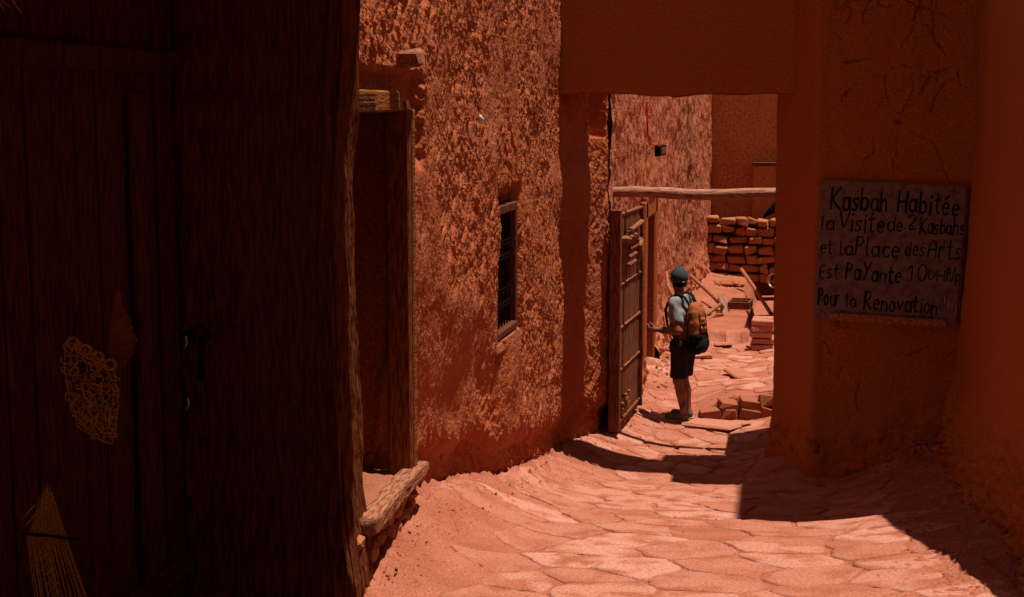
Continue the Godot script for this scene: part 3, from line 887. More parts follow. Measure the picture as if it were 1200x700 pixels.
# ------------------------------------------------------------------ the dark roofed passage round the camera
func build_passage() -> void:
	var p := thing("passage", Vector3.ZERO)
	meta(p, "dark roofed passage the alley is seen from", "passage")
	put("roof", box_mesh(Vector3(-0.7, 4.5, -4.55), Vector3(6.6, 0.5, 5.2), 0.03), M.dark_mud, p)
	put("shade_block", box_mesh(Vector3(-2.35, 4.45, -7.28), Vector3(1.3, 0.4, 0.27), 0.03), M.dark_mud, p)  # added out of view to keep sun off the side of the post
	put("added_storey", box_mesh(Vector3(-0.7, 8.2, -4.85), Vector3(6.6, 6.9, 4.5), 0.05), M.dark_mud, p)  # unseen storey, added to cut sky light on the gateway and sign wall
	put("wall", box_mesh(Vector3(-3.75, 2.2, -2.0), Vector3(0.5, 4.6, 10.3), 0.03), M.dark_mud, p)
	put("wall", box_mesh(Vector3(2.2, 2.2, -2.0), Vector3(0.6, 4.6, 10.3), 0.03), M.dark_mud, p)

# ------------------------------------------------------------------ the open gate door
func ball(st: SurfaceTool, c: Vector3, r: float) -> void:
	tube(st, [c - Vector3(0, r, 0), c - Vector3(0, r * 0.6, 0), c, c + Vector3(0, r * 0.6, 0), c + Vector3(0, r, 0)], [r * 0.1, r * 0.8, r, r * 0.8, r * 0.1], 7)

func build_gate_door() -> void:
	var d := thing("wooden_door", Vector3(-1.9, 0.03, -14.68), -0.05)
	meta(d, "heavy studded wooden gate door standing open beside the man", "door")
	put("edge_stile", box_mesh(Vector3(-0.055, 1.17, -0.03), Vector3(0.115, 2.36, 0.07), 0.008, Basis.IDENTITY, 0.003), M.plank, d)
	for i in 7:
		var w := 0.19
		put("plank", box_mesh(Vector3(-0.055 + rng.randf_range(-0.006, 0.006), 1.15 + rng.randf_range(-0.01, 0.01), -0.07 - w * (i + 0.5)), Vector3(0.07, 2.28, w - 0.008), 0.008, Basis.IDENTITY, 0.003), M.plank, d)
	for y in [2.29, 1.55, 1.09, 0.63, 0.08]:
		put("cross_bar", box_mesh(Vector3(-0.017, y, -0.73), Vector3(0.025, 0.03, 1.34), 0.005, Basis.IDENTITY, 0.004), M.bar, d)
	put("end_stile", box_mesh(Vector3(-0.03, 1.15, -1.385), Vector3(0.10, 2.3, 0.05), 0.01, Basis.IDENTITY, 0.004), M.plank, d)
	# rough chain and lock, carved bosses
	var lock := put("lock", box_mesh(Vector3(0.01, 2.02, -0.32), Vector3(0.10, 0.07, 0.42), 0.015, Basis.IDENTITY, 0.01), M.bar, d)
	put("bolt", box_mesh(Vector3(0.03, 2.12, -0.75), Vector3(0.06, 0.045, 0.9), 0.012, Basis.from_euler(Vector3(0.05, 0, 0)), 0.006), M.bar, d)
	for i in 5:
		var st0 := begin()
		ball(st0, Vector3(0.07, 2.03 + 0.02 * sin(i * 2.0), -0.16 - 0.09 * i), 0.025)
		put("boss", done(st0), M.bar, lock)
	for i in 12:
		var st1 := begin()
		var row := i / 4
		ball(st1, Vector3(0.0, 1.72 + 0.085 * row, -0.55 - 0.12 * (i % 4) - 0.03 * row), 0.028)
		put("boss", done(st1), M.bar, d)
	put("lock_plate", box_mesh(Vector3(0.0, 1.83, -1.2), Vector3(0.08, 0.2, 0.2), 0.02, Basis.from_euler(Vector3(0.2, 0, 0)), 0.02), M.bar, d)
	for i in 10:
		var st2 := begin()
		ball(st2, Vector3(0.0, 0.2 + 0.06 * (i % 3), -0.2 - 0.1 * (i / 2)), 0.022)
		put("boss", done(st2), M.bar, d)
	for i in 19:
		var st3 := begin()
		ball(st3, Vector3(-0.012, 0.14 + i * 0.117, -0.085), 0.014)
		put("stud", done(st3), M.log, d)
	for i in 12:
		var st4 := begin()
		ball(st4, Vector3(0.012, 0.2 + i * 0.18, -1.385), 0.013)
		put("stud", done(st4), M.log, d)

# ------------------------------------------------------------------ the painted sign
# brush strokes of each letter: points x, y with the capital height 1; o marks an ellipse cx, cy, rx, ry, from, to (turns)
func glyph(c: String) -> Array:
	match c:
		"K": return [0.62, [[0, 1, 0, 0]], [[0.55, 1, -0.02, 0.45, 0.6, 0]]]
		"H": return [0.62, [[0, 1, 0, 0]], [[0.58, 1, 0.58, 0]], [[0, 0.5, 0.58, 0.5]]]
		"V": return [0.62, [[0, 1, 0.3, 0, 0.6, 1]]]
		"P": return [0.5, [[0.05, 1, 0, 0]], [[0.03, 0.98, 0.32, 1, 0.46, 0.8, 0.34, 0.55, 0.02, 0.5]]]
		"A": return [0.62, [[0, 0, 0.06, 0.75, 0.28, 1, 0.52, 0.8, 0.56, 0]], [[0.02, 0.42, 0.55, 0.42]]]
		"E": return [0.45, [[0.42, 0.95, 0, 0.9, 0, 0.05, 0.44, 0]], [[0, 0.48, 0.36, 0.5]]]
		"Y": return [0.58, [[0, 1, 0.28, 0.5]], [[0.56, 1, 0.28, 0.5, 0.12, 0]]]
		"D": return [0.6, [[0, 1, 0, 0, 0.35, 0.1, 0.55, 0.5, 0.35, 0.92, 0, 1]]]
		"R": return [0.56, [[0, 1, 0, 0]], [[0, 0.98, 0.32, 1, 0.46, 0.78, 0.3, 0.52, 0.02, 0.5, 0.52, 0]]]
		"a": return [0.5, ["o", 0.22, 0.3, 0.22, 0.3, 0.0, 1.0], [[0.44, 0.6, 0.44, 0.06, 0.5, 0]]]
		"b": return [0.48, [[0, 1, 0, 0]], ["o", 0.22, 0.28, 0.22, 0.28, -0.5, 0.5]]
		"d": return [0.5, ["o", 0.22, 0.3, 0.22, 0.3, 0.0, 1.0], [[0.46, 1, 0.46, 0]]]
		"s": return [0.4, [[0.36, 0.55, 0.18, 0.62, 0.03, 0.5, 0.1, 0.35, 0.3, 0.28, 0.34, 0.1, 0.16, 0, 0, 0.06]]]
		"h": return [0.46, [[0, 1, 0, 0]], [[0, 0.42, 0.2, 0.6, 0.4, 0.5, 0.42, 0]]]
		"n": return [0.46, [[0, 0.6, 0, 0]], [[0, 0.42, 0.2, 0.6, 0.4, 0.5, 0.42, 0]]]
		"r": return [0.36, [[0, 0.6, 0, 0]], [[0, 0.4, 0.16, 0.6, 0.32, 0.58]]]
		"u": return [0.46, [[0, 0.6, 0.02, 0.1, 0.2, 0, 0.4, 0.12]], [[0.42, 0.6, 0.42, 0]]]
		"v": return [0.44, [[0, 0.6, 0.2, 0, 0.42, 0.6]]]
		"i": return [0.14, [[0.05, 0.6, 0.05, 0]], [[0.05, 0.82, 0.06, 0.88]]]
		"l": return [0.16, [[0.02, 1, 0.02, 0.05, 0.12, 0]]]
		"t": return [0.4, [[0.16, 1, 0.15, 0.08, 0.28, 0, 0.36, 0.06]], [[-0.02, 0.66, 0.36, 0.7]]]
		"o": return [0.46, ["o", 0.21, 0.3, 0.21, 0.3, 0.0, 1.0]]
		"0": return [0.5, ["o", 0.23, 0.5, 0.23, 0.5, 0.0, 1.0]]
		"c": return [0.42, ["o", 0.24, 0.3, 0.24, 0.3, 0.12, 0.88]]
		"e": return [0.46, [[0.03, 0.32, 0.4, 0.34]], ["o", 0.22, 0.3, 0.2, 0.3, 0.03, 0.87]]
		"é": return [0.46, [[0.03, 0.32, 0.4, 0.34]], ["o", 0.22, 0.3, 0.2, 0.3, 0.03, 0.87], [[0.14, 0.76, 0.36, 0.92]]]
		"p": return [0.48, [[0, 0.6, 0, -0.35]], ["o", 0.22, 0.3, 0.22, 0.28, -0.5, 0.5]]
		"1": return [0.32, [[0, 0.72, 0.2, 1, 0.2, 0]]]
		"2": return [0.5, [[0.04, 0.8, 0.2, 1, 0.4, 0.86, 0.32, 0.55, 0.04, 0.14, 0.2, 0.02, 0.46, 0.1]], [[0.1, 0.3, 0.3, 0.22]]]
		"/": return [0.4, [[0, -0.05, 0.36, 1]]]
	return [0.3]

func painted_word(word: String, width: float, height: float) -> Array:
	var letters: Array = []
	var x := 0.0
	for ch in word:
		var g := glyph(ch)
		var wob := Vector2(rng.randf_range(-0.03, 0.03), rng.randf_range(-0.05, 0.05))
		var grow := rng.randf_range(0.93, 1.07)
		var lines: Array = []
		for k in range(1, g.size()):
			var pts: Array = []
			if typeof(g[k][0]) == TYPE_STRING:
				for n in 15:
					var a := TAU * lerpf(g[k][5], g[k][6], n / 14.0)
					pts.append(Vector2(g[k][1] + g[k][3] * cos(a), g[k][2] + g[k][4] * sin(a)))
			else:
				var raw: Array = g[k][0]
				var ctrl: Array = []
				for n in range(0, raw.size(), 2): ctrl.append(Vector2(raw[n], raw[n + 1]))
				for n in ctrl.size() - 1:
					for q in 4: pts.append(ctrl[n].lerp(ctrl[n + 1], q / 4.0))
				pts.append(ctrl[ctrl.size() - 1])
				if ctrl.size() > 2:   # a brush rounds the corners
					for pass_ in 2:
						for n in range(1, pts.size() - 1): pts[n] = (pts[n - 1] + pts[n] * 2.0 + pts[n + 1]) * 0.25
			var line: Array = []
			for p in pts: line.append(Vector2(x, 0) + wob + Vector2(p.x + p.y * 0.03, p.y) * grow)
			lines.append(line)
		letters.append(lines)
		x += g[0] + 0.17
	x -= 0.17
	var sx := width / x
	var meshes: Array = []
	var half := clampf(height * 0.052, 0.006, 0.010)
	for lines in letters:
		var st := begin()
		for line in lines:
			var w0 := half * rng.randf_range(0.8, 1.15)
			var last := Vector2.ZERO
			for n in line.size():
				var p := Vector2(line[n].x * sx, line[n].y * height)
				var rr: float = w0 * (1.0 + 0.18 * sin(n * 0.7 + line[0].x * 5.0))
				for k in 6:   # the round of the brush at each point
					var a := TAU * k / 6.0; var b := TAU * (k + 1) / 6.0
					tri(st, Vector3(p.x, p.y, 0.0), Vector3(p.x + rr * cos(a), p.y + rr * sin(a), -0.0004), Vector3(p.x + rr * cos(b), p.y + rr * sin(b), -0.0004), Vector3.BACK)
				if n > 0 and (p - last).length() > 0.0001:
					var q := (p - last).normalized().orthogonal() * rr
					quad(st, Vector3(last.x + q.x, last.y + q.y, 0.0002), Vector3(p.x + q.x, p.y + q.y, 0.0002), Vector3(p.x - q.x, p.y - q.y, 0.0002), Vector3(last.x - q.x, last.y - q.y, 0.0002), Vector3.BACK)
				last = p
		meshes.append(done(st))
	return meshes

func build_sign() -> void:
	var s := thing("sign_board", Vector3(0.7595, 2.09, -13.575))
	meta(s, "hand-painted grey board in French about visiting the kasbahs", "sign")
	var tilt := Basis(Vector3.BACK, -0.037)
	put("board", box_mesh(Vector3.ZERO, Vector3(1.315, 1.30, 0.02), 0.004, tilt), M.board, s)
	var words := [["Kasbah", 0.211, 0.720, 2.493, 0.191], ["Habitée", 0.812, 1.357, 2.478, 0.197], ["la", 0.131, 0.248, 2.301, 0.135], ["Visite", 0.287, 0.696, 2.295, 0.175], ["de", 0.726, 0.864, 2.303, 0.134], ["2", 0.902, 0.985, 2.306, 0.142], ["Kasbahs", 1.016, 1.405, 2.284, 0.142], ["et", 0.126, 0.231, 2.084, 0.128], ["la", 0.301, 0.418, 2.072, 0.136], ["Place", 0.441, 0.841, 2.067, 0.167], ["des", 0.894, 1.062, 2.076, 0.135], ["Arts", 1.093, 1.380, 2.064, 0.158], ["Est", 0.122, 0.292, 1.842, 0.137], ["PaYante", 0.362, 0.865, 1.840, 0.161], ["10", 0.925, 1.086, 1.846, 0.143], ["DH", 1.108, 1.252, 1.850, 0.088], ["P/p", 1.270, 1.385, 1.846, 0.119], ["Pour", 0.118, 0.315, 1.591, 0.162], ["la", 0.378, 0.464, 1.583, 0.129], ["Renovation", 0.542, 1.203, 1.563, 0.153]]
	for w in words:
		var slope := -0.037 + rng.randf_range(-0.02, 0.02)
		for mesh in painted_word(w[0], w[2] - w[1], w[4]):
			var o := put("letter", mesh, M.paint, s)
			o.position = Vector3(w[1], w[3], -13.575 + 0.0112) - s.position
			o.rotation.z = slope
	# corner flourishes, wear and the unreadable last line
	for c in [[Vector3(-0.63, 0.64, 0.0114), 0.0, -1.6, 0.075], [Vector3(0.60, 0.62, 0.0114), -1.6, -3.2, 0.06], [Vector3(-0.64, -0.62, 0.0114), 0.2, 1.5, 0.08]]:
		var pts: Array = []
		for k in 9:
			var a := lerpf(c[1], c[2], k / 8.0)
			pts.append(c[0] + Vector3(cos(a), sin(a), 0) * c[3])
		put("flourish", tube_mesh(pts, [0.007], 5, 0.3), M.paint, s)
	var st := begin()
	for i in 9:
		bbox(st, Vector3(0.20 + i * 0.025, -0.59 - i * 0.001, 0.0112), Vector3(0.012 + 0.006 * (i % 2), 0.022 + 0.012 * (i % 3), 0.002), 0.0004, Basis(Vector3.BACK, 0.2 * (i % 3) - 0.2))
	put("lettering", done(st), M.paint, s)
	for i in 4:
		put("flake", box_mesh(Vector3(0.5 + 0.035 * i, -0.42 - 0.03 * i, 0.0112), Vector3(0.004, 0.06 + 0.03 * (i % 2), 0.002), 0.0004, Basis(Vector3.BACK, 0.05)), M.white_paint, s)
	put("ledge", box_mesh(Vector3(0.0, -0.62, 0.035), Vector3(1.05, 0.07, 0.05), 0.008, tilt, 0.003), M.handle, s)
	put("nail", tube_mesh([Vector3(-0.47, -0.63, 0.0), Vector3(-0.47, -0.70, 0.03)], [0.012], 6), M.beam, s)
	put("edge_strip", box_mesh(Vector3(0.645, -0.01, 0.005), Vector3(0.03, 1.28, 0.03), 0.004, tilt), M.plank_edge, s)

# ------------------------------------------------------------------ tools, bricks and stones beyond the gate
func rock(c: Vector3, size: Vector3, turn := 0.0) -> ArrayMesh:
	return box_mesh(c, size, minf(size.y * 0.4, 0.04), Basis.from_euler(Vector3(rng.randf_range(-0.1, 0.1), turn, rng.randf_range(-0.1, 0.1))), size.y * 0.25)

func build_yard() -> void:
	# mattock leaning from the wall, a hoe and loose poles
	var t := thing("mattock", Vector3.ZERO)
	meta(t, "long mattock with wooden handle leaning on the wall behind the man's cap", "tool", "digging tools beyond the gate")
	put("handle", tube_mesh([Vector3(-1.84, 0.76, -23.0), Vector3(-1.455, 0.47, -22.75), Vector3(-1.27, 0.34, -22.5)], [0.028, 0.034, 0.045], 8), M.handle, t)
	put("blade", tube_mesh([Vector3(-1.33, 0.50, -22.6), Vector3(-1.27, 0.37, -22.5), Vector3(-1.235, 0.25, -22.4), Vector3(-1.235, 0.24, -22.3)], [0.04, 0.07, 0.075, 0.03], 6, 0.4), M.steel, t)
	t = thing("hoe", Vector3.ZERO)
	meta(t, "thick handled hoe propped low behind the brown backpack", "tool", "digging tools beyond the gate")
	put("handle", tube_mesh([Vector3(-1.62, 0.22, -21.5), Vector3(-1.29, 0.40, -22.3)], [0.034, 0.030], 8), M.sill, t)
	put("blade", tube_mesh([Vector3(-1.33, 0.44, -22.3), Vector3(-1.26, 0.36, -22.28), Vector3(-1.30, 0.24, -22.2)], [0.03, 0.05, 0.02], 6, 0.4), M.plank_edge, t)
	var p := put("bent_branch", tube_mesh([Vector3(-1.53, 0.10, -21.35), Vector3(-1.46, 0.24, -21.5), Vector3(-1.353, 0.30, -21.8), Vector3(-1.24, 0.27, -22.0)], [0.045, 0.04, 0.03, 0.02], 7), M.handle)
	meta(p, "bent pale branch lying under the hoe handle", "branch")
	p = put("thin_rod", tube_mesh([Vector3(-1.62, 0.39, -22.62), Vector3(-1.34, 0.26, -22.4)], [0.012], 6), M.plank_edge)
	meta(p, "thin dark rod crossing below the mattock handle", "rod")
	p = put("walking_stick", tube_mesh([Vector3(-1.89, 1.18, -19.6), Vector3(-1.85, 1.02, -19.4), Vector3(-1.72, 0.84, -19.2), Vector3(-1.62, 0.1, -19.0)], [0.022, 0.028, 0.045, 0.05], 7), M.handle)
	meta(p, "forked stick leaning on the wall just left of the man's face", "stick")
	p = put("pole", tube_mesh([Vector3(-1.13, 0.60, -25.5), Vector3(-0.87, 0.37, -24.75), Vector3(-0.55, 0.05, -23.8)], [0.035, 0.032, 0.035], 7), M.handle)
	meta(p, "orange brown pole leaning over the sunken strip by the stone wall", "pole")
	# adobe brick mould
	var m := thing("brick_mould", Vector3(-1.02, gsmooth(-1.1, -22.6) + 0.01, -22.9), -0.06)
	meta(m, "empty two-slot wooden brick mould on the terrace", "mould")
	for z in [-0.26, 0.0, 0.26]: put("side_board", box_mesh(Vector3(0, 0.06, z), Vector3(0.32, 0.12, 0.035), 0.006), M.plank, m)
	for x in [-0.16, 0.16]: put("end_board", box_mesh(Vector3(x, 0.06, 0), Vector3(0.03, 0.115, 0.50), 0.006), M.plank, m)
	var b := thing("board", Vector3(-1.36, gsmooth(-1.36, -25.9) + 0.03, -25.9), 0.1)
	meta(b, "flat cracked board lying before the stone wall", "board")
	for i in 5: put("piece", box_mesh(Vector3(-0.22 + 0.11 * i, 0.0, rng.randf_range(-0.04, 0.04)), Vector3(0.105, 0.05, 0.5), 0.012, Basis.from_euler(Vector3(0, rng.randf_range(-0.1, 0.1), 0)), 0.015), M.block[1], b)
	# stacked bricks by the pier
	var places := ["bottom", "second lowest", "middle", "second highest", "topmost"]
	for c in 5:
		for k in 2:
			var y := gsmooth(-0.6, -19.9) + 0.04 + c * 0.085
			var br := put("mud_brick", box_mesh(Vector3(-0.575 + 0.02 * sin(c * 2.2), y, -19.8 - 0.24 * k), Vector3(0.30, 0.072, 0.19), 0.012, Basis.from_euler(Vector3(rng.randf_range(-0.04, 0.04), rng.randf_range(-0.08, 0.08), rng.randf_range(-0.04, 0.04))), 0.008), M.flag[c % 4])
			meta(br, "%s pale mud brick in the %s row of the stack beside the pier" % [places[c], "front" if k == 0 else "rear"], "brick", "mud bricks stacked by the pier")
	p = put("orange_bag", blob([[Vector3(-0.70, 0.06, -22.4), Vector3(-0.56, 0.06, -22.4), 0.07, 0.06], [Vector3(-0.66, 0.12, -22.4), Vector3(-0.6, 0.1, -22.4), 0.05, 0.05]], 0.02, 0.02, [], nz.cloth, 0.01), M.orange)
	p.position.y = gsmooth(-0.62, -22.4) + 0.02
	meta(p, "small bright orange bag on the ground behind the bricks", "bag")
	var rim: Array = []
	for k in 21:
		var a := TAU * k / 20.0
		rim.append(Vector3(0, 0.12 * sin(a), 0.12 * cos(a)).rotated(Vector3.UP, 0.9))
	p = put("metal_hoop", tube_mesh(rim, [0.015], 6), M.tin)
	p.position = Vector3(-0.56, 0.42, -25.4)
	meta(p, "pale metal hoop hanging in the dark corner beside the pier", "hoop")
	p = put("post", tube_mesh([Vector3(-0.52, -0.4, -25.42), Vector3(-0.50, 0.62, -25.42)], [0.04, 0.035], 7), M.plank_edge)
	meta(p, "dark stake holding the metal hoop in the sunken strip", "stake")
	# loose flat stones, each its own
	for s in [["wide thin stone lying on the edge of the terrace", -1.113, -19.99, Vector3(0.26, 0.05, 0.18), 0.1], ["pale flat stone by the man's backpack, near the terrace foot", -1.40, -19.1, Vector3(0.32, 0.06, 0.28), 0.4],
			["small stone heaped against the terrace behind the backpack", -1.46, -20.2, Vector3(0.22, 0.09, 0.18), 0.8], ["tilted pale slab on the paving in front of the bricks", -0.78, -17.9, Vector3(0.30, 0.045, 0.42), 0.5],
			["long broken slab leaning at the foot of the step", -0.98, -15.9, Vector3(0.62, 0.04, 0.42), -0.45], ["narrow split slab standing on edge by the step", -0.70, -16.0, Vector3(0.30, 0.03, 0.16), -0.9]]:
		var q := Vector3(s[1], gsmooth(s[1], s[2]) + s[3].y * 0.5 + 0.01, s[2])
		var o := put("flat_stone", rock(Vector3.ZERO, s[3], s[4]), M.flag[rng.randi() % 4])
		o.position = q
		meta(o, s[0], "stone", "loose flat stones beyond the gate")

# ------------------------------------------------------------------ the man and his backpack
func build_person() -> void:
	var root := thing("person", Vector3(-1.345, maxf(ground_y(-1.36, -16.0), ground_y(-1.42, -16.1)) + 0.004, -16.1), deg_to_rad(65.0))
	meta(root, "person in grey T-shirt, dark shorts and cap holding the gate door", "person")
	var V := func(x, y, z): return Vector3(x, y, z)
	var hr := Basis(Vector3.UP, -0.55)
	var neck := Vector3(0, 1.50, -0.07)
	var H := func(x, y, z): return neck + hr * (Vector3(x, y, z) - Vector3(0, 0, 0))
	var bones := [
		[V.call(-0.075, 0.88, 0.0), V.call(0.075, 0.88, 0.0), 0.092, 0.092], [V.call(0, 0.92, -0.01), V.call(0, 1.15, -0.03), 0.115, 0.12],
		[V.call(-0.08, 1.25, -0.03), V.call(0.08, 1.25, -0.03), 0.115, 0.115], [V.call(-0.14, 1.37, -0.04), V.call(0.14, 1.37, -0.04), 0.065, 0.065],
		[V.call(0, 1.38, -0.045), V.call(0, 1.55, -0.075), 0.06, 0.052],
		# left arm to the door
		[V.call(-0.185, 1.36, -0.04), V.call(-0.225, 1.07, 0.056), 0.052, 0.041], [V.call(-0.225, 1.07, 0.056), V.call(-0.232, 1.065, -0.06), 0.041, 0.04], [V.call(-0.232, 1.065, -0.06), V.call(-0.235, 1.06, -0.23), 0.04, 0.027],
		# right arm hanging
		[V.call(0.185, 1.36, -0.04), V.call(0.235, 1.09, 0.0), 0.052, 0.041], [V.call(0.235, 1.09, 0.0), V.call(0.235, 0.85, -0.09), 0.041, 0.027], [V.call(0.235, 0.83, -0.10), V.call(0.235, 0.76, -0.12), 0.03, 0.035],
		# legs
		[V.call(-0.09, 0.86, 0.0), V.call(-0.10, 0.48, -0.01), 0.080, 0.056], [V.call(-0.10, 0.48, -0.01), V.call(-0.10, 0.33, 0.035), 0.055, 0.056], [V.call(-0.10, 0.33, 0.035), V.call(-0.10, 0.09, 0.075), 0.055, 0.035],
		[V.call(0.09, 0.86, 0.0), V.call(0.10, 0.48, -0.06), 0.080, 0.056], [V.call(0.10, 0.48, -0.06), V.call(0.105, 0.33, -0.02), 0.055, 0.056], [V.call(0.105, 0.33, -0.02), V.call(0.11, 0.09, 0.01), 0.055, 0.035],
		[V.call(-0.10, 0.07, 0.075), V.call(-0.11, 0.045, -0.08), 0.035, 0.03], [V.call(0.11, 0.07, 0.01), V.call(0.13, 0.045, -0.15), 0.035, 0.03]]
	var st := begin()
	st.append_from(blob(bones, 0.014, 0.012), 0, Transform3D.IDENTITY)
	# head with a face, own finer grid
	var head := [
		[H.call(0, 0.150, 0.008), H.call(0, 0.150, -0.012), 0.092, 0.090], [H.call(0, 0.09, -0.045), H.call(0, 0.05, -0.058), 0.068, 0.052], [H.call(-0.03, 0.12, -0.05), H.call(0.03, 0.12, -0.05), 0.055, 0.055],
		[H.call(0, 0.025, -0.075), H.call(0, 0.030, -0.080), 0.028, 0.026], [H.call(0, 0.115, -0.100), H.call(0, 0.080, -0.122), 0.010, 0.015], [H.call(-0.014, 0.078, -0.108), H.call(0.014, 0.078, -0.108), 0.010, 0.010],
		[H.call(-0.022, 0.048, -0.101), H.call(0.022, 0.048, -0.101), 0.008, 0.008], [H.call(-0.084, 0.115, 0.0), H.call(-0.088, 0.085, 0.0), 0.014, 0.010], [H.call(0.084, 0.115, 0.0), H.call(0.088, 0.085, 0.0), 0.014, 0.010],
		[H.call(-0.042, 0.132, -0.092), H.call(-0.018, 0.132, -0.100), 0.009, 0.009], [H.call(0.042, 0.132, -0.092), H.call(0.018, 0.132, -0.100), 0.009, 0.009], [H.call(0, 0.03, -0.01), H.call(0, -0.06, 0.0), 0.055, 0.056]]
	st.append_from(blob(head, 0.006, 0.006), 0, Transform3D.IDENTITY)
	# left hand on the edge of the door: palm, four fingers hooked forward, thumb on the near face
	var P := Vector3(-0.235, 1.06, -0.25)
	var hand := [[P + Vector3(0, 0.0, 0.03), P + Vector3(0.0, 0.012, -0.06), 0.026, 0.030], [P + Vector3(0, -0.016, -0.01), P + Vector3(0, -0.024, -0.065), 0.022, 0.022], [P + Vector3(0, 0.02, -0.01), P + Vector3(0, 0.034, -0.065), 0.02, 0.018]]
	for k in 4:
		var y := 0.036 - 0.022 * k
		var l: float = [0.9, 1.0, 0.94, 0.76][k]
		var k0 := P + Vector3(0.004, y, -0.07)
		var k1 := k0 + Vector3(0.014, 0.004, -0.036 * l)
		var k2 := k1 + Vector3(0.026, 0.0, -0.018 * l)
		var k3 := k2 + Vector3(0.024, -0.004, 0.004)
		hand.append([k0, k1, 0.0095, 0.009]); hand.append([k1, k2, 0.009, 0.0085]); hand.append([k2, k3, 0.0085, 0.0075])
	hand.append([P + Vector3(0.0, 0.022, 0.0), P + Vector3(-0.008, 0.058, -0.03), 0.015, 0.011]); hand.append([P + Vector3(-0.008, 0.058, -0.03), P + Vector3(0.0, 0.072, -0.062), 0.011, 0.009])
	st.append_from(blob(hand, 0.004, 0.003), 0, Transform3D.IDENTITY)
	# right hand, relaxed
	P = Vector3(0.235, 0.79, -0.11)
	hand = [[P, P + Vector3(0, -0.05, -0.01), 0.028, 0.030], [P + Vector3(0, -0.02, -0.02), P + Vector3(0, -0.055, -0.03), 0.018, 0.018]]
	for k in 4:
		var k0 := P + Vector3(0, -0.07, 0.026 - 0.02 * k)
		var l: float = [0.76, 0.94, 1.0, 0.9][k]
		hand.append([k0, k0 + Vector3(-0.008, -0.036 * l, 0), 0.0095, 0.009]); hand.append([k0 + Vector3(-0.008, -0.036 * l, 0), k0 + Vector3(-0.026, -0.06 * l, 0), 0.009, 0.008])
	hand.append([P + Vector3(0, -0.015, -0.025), P + Vector3(-0.012, -0.05, -0.058), 0.014, 0.010]); hand.append([P + Vector3(-0.012, -0.05, -0.058), P + Vector3(-0.018, -0.082, -0.062), 0.010, 0.008])
	st.append_from(blob(hand, 0.004, 0.003), 0, Transform3D.IDENTITY)
	put("body", st.commit(), M.skin, root)
	# clothes
	var up := Vector3.UP
	var shirt := [[V.call(-0.075, 0.84, 0.0), V.call(0.075, 0.84, 0.0), 0.116, 0.116], [V.call(-0.065, 0.95, -0.01), V.call(0.065, 0.95, -0.01), 0.108, 0.108], [V.call(-0.07, 1.10, -0.03), V.call(0.07, 1.10, -0.03), 0.106, 0.106],
		[V.call(-0.085, 1.25, -0.03), V.call(0.085, 1.25, -0.03), 0.115, 0.115], [V.call(-0.14, 1.375, -0.04), V.call(0.14, 1.375, -0.04), 0.072, 0.072], [V.call(0, 1.42, -0.05), V.call(0, 1.45, -0.055), 0.068, 0.060],
		[V.call(-0.175, 1.365, -0.04), V.call(-0.215, 1.14, 0.035), 0.062, 0.068], [V.call(0.175, 1.365, -0.04), V.call(0.226, 1.14, -0.01), 0.062, 0.068]]
	put("t_shirt", blob(shirt, 0.012, 0.014, [[-up, -0.79], [up, 1.458], [Vector3(-0.55, -0.83, 0.12).normalized(), -0.835]], nz.cloth, 0.020, Vector3(1, 0.45, 1)), M.shirt, root)
	var shorts := [[V.call(-0.078, 0.87, 0.0), V.call(0.078, 0.87, 0.0), 0.122, 0.122], [V.call(-0.09, 0.82, 0.0), V.call(-0.10, 0.46, -0.005), 0.102, 0.092], [V.call(0.09, 0.82, 0.0), V.call(0.10, 0.46, -0.05), 0.102, 0.092]]
	put("shorts", blob(shorts, 0.012, 0.010, [[-up, -0.505], [up, 0.95]], nz.cloth, 0.018, Vector3(1, 0.4, 1)), M.shorts, root)
	for f in [[-0.10, 0.0], [0.115, -0.065]]:
		var x: float = f[0]; var z: float = f[1]
		var tx := -0.012 if x < 0.0 else 0.02
		var shoe := put("shoe", blob([[V.call(x, 0.055, 0.085 + z), V.call(x, 0.055, 0.03 + z), 0.045, 0.045], [V.call(x, 0.05, 0.03 + z), V.call(x + tx, 0.045, -0.13 + z), 0.045, 0.038], [V.call(x, 0.07, 0.075 + z), V.call(x, 0.10, 0.075 + z), 0.042, 0.042], [V.call(x + tx - 0.012, 0.04, -0.10 + z), V.call(x + tx + 0.012, 0.04, -0.10 + z), 0.036, 0.036]], 0.008, 0.008, [[-up, -0.02], [up, 0.105]]), M.shoe, root)
		put("sole", blob([[V.call(x, 0.02, 0.09 + z), V.call(x + tx, 0.02, -0.135 + z), 0.046, 0.044], [V.call(x + tx - 0.012, 0.02, -0.11 + z), V.call(x + tx + 0.012, 0.02, -0.11 + z), 0.042, 0.042]], 0.008, 0.008, [[-up, -0.001], [up, 0.024]]), M.sole, shoe)
	var cap := put("cap", blob([[H.call(0, 0.150, 0.008), H.call(0, 0.155, -0.012), 0.098, 0.095], [H.call(0, 0.185, 0.0), H.call(0, 0.19, -0.01), 0.080, 0.080]], 0.007, 0.008, [[Vector3(0, -1, 0), -(neck.y + 0.105)]]), M.cap, root)
	put("visor", blob([[H.call(-0.05, 0.135, -0.10), H.call(-0.03, 0.125, -0.16), 0.02, 0.018], [H.call(0.05, 0.135, -0.10), H.call(0.03, 0.125, -0.16), 0.02, 0.018], [H.call(0, 0.14, -0.10), H.call(0, 0.128, -0.165), 0.024, 0.02]], 0.007, 0.012, [[Vector3(0, -1, 0), -(neck.y + 0.122)], [Vector3(0, 1, 0), neck.y + 0.14]]), M.cap, cap)
	put("button", blob([[H.call(0, 0.272, -0.005), H.call(0, 0.275, -0.005), 0.009, 0.009]], 0.005, 0.003), M.cap, cap)
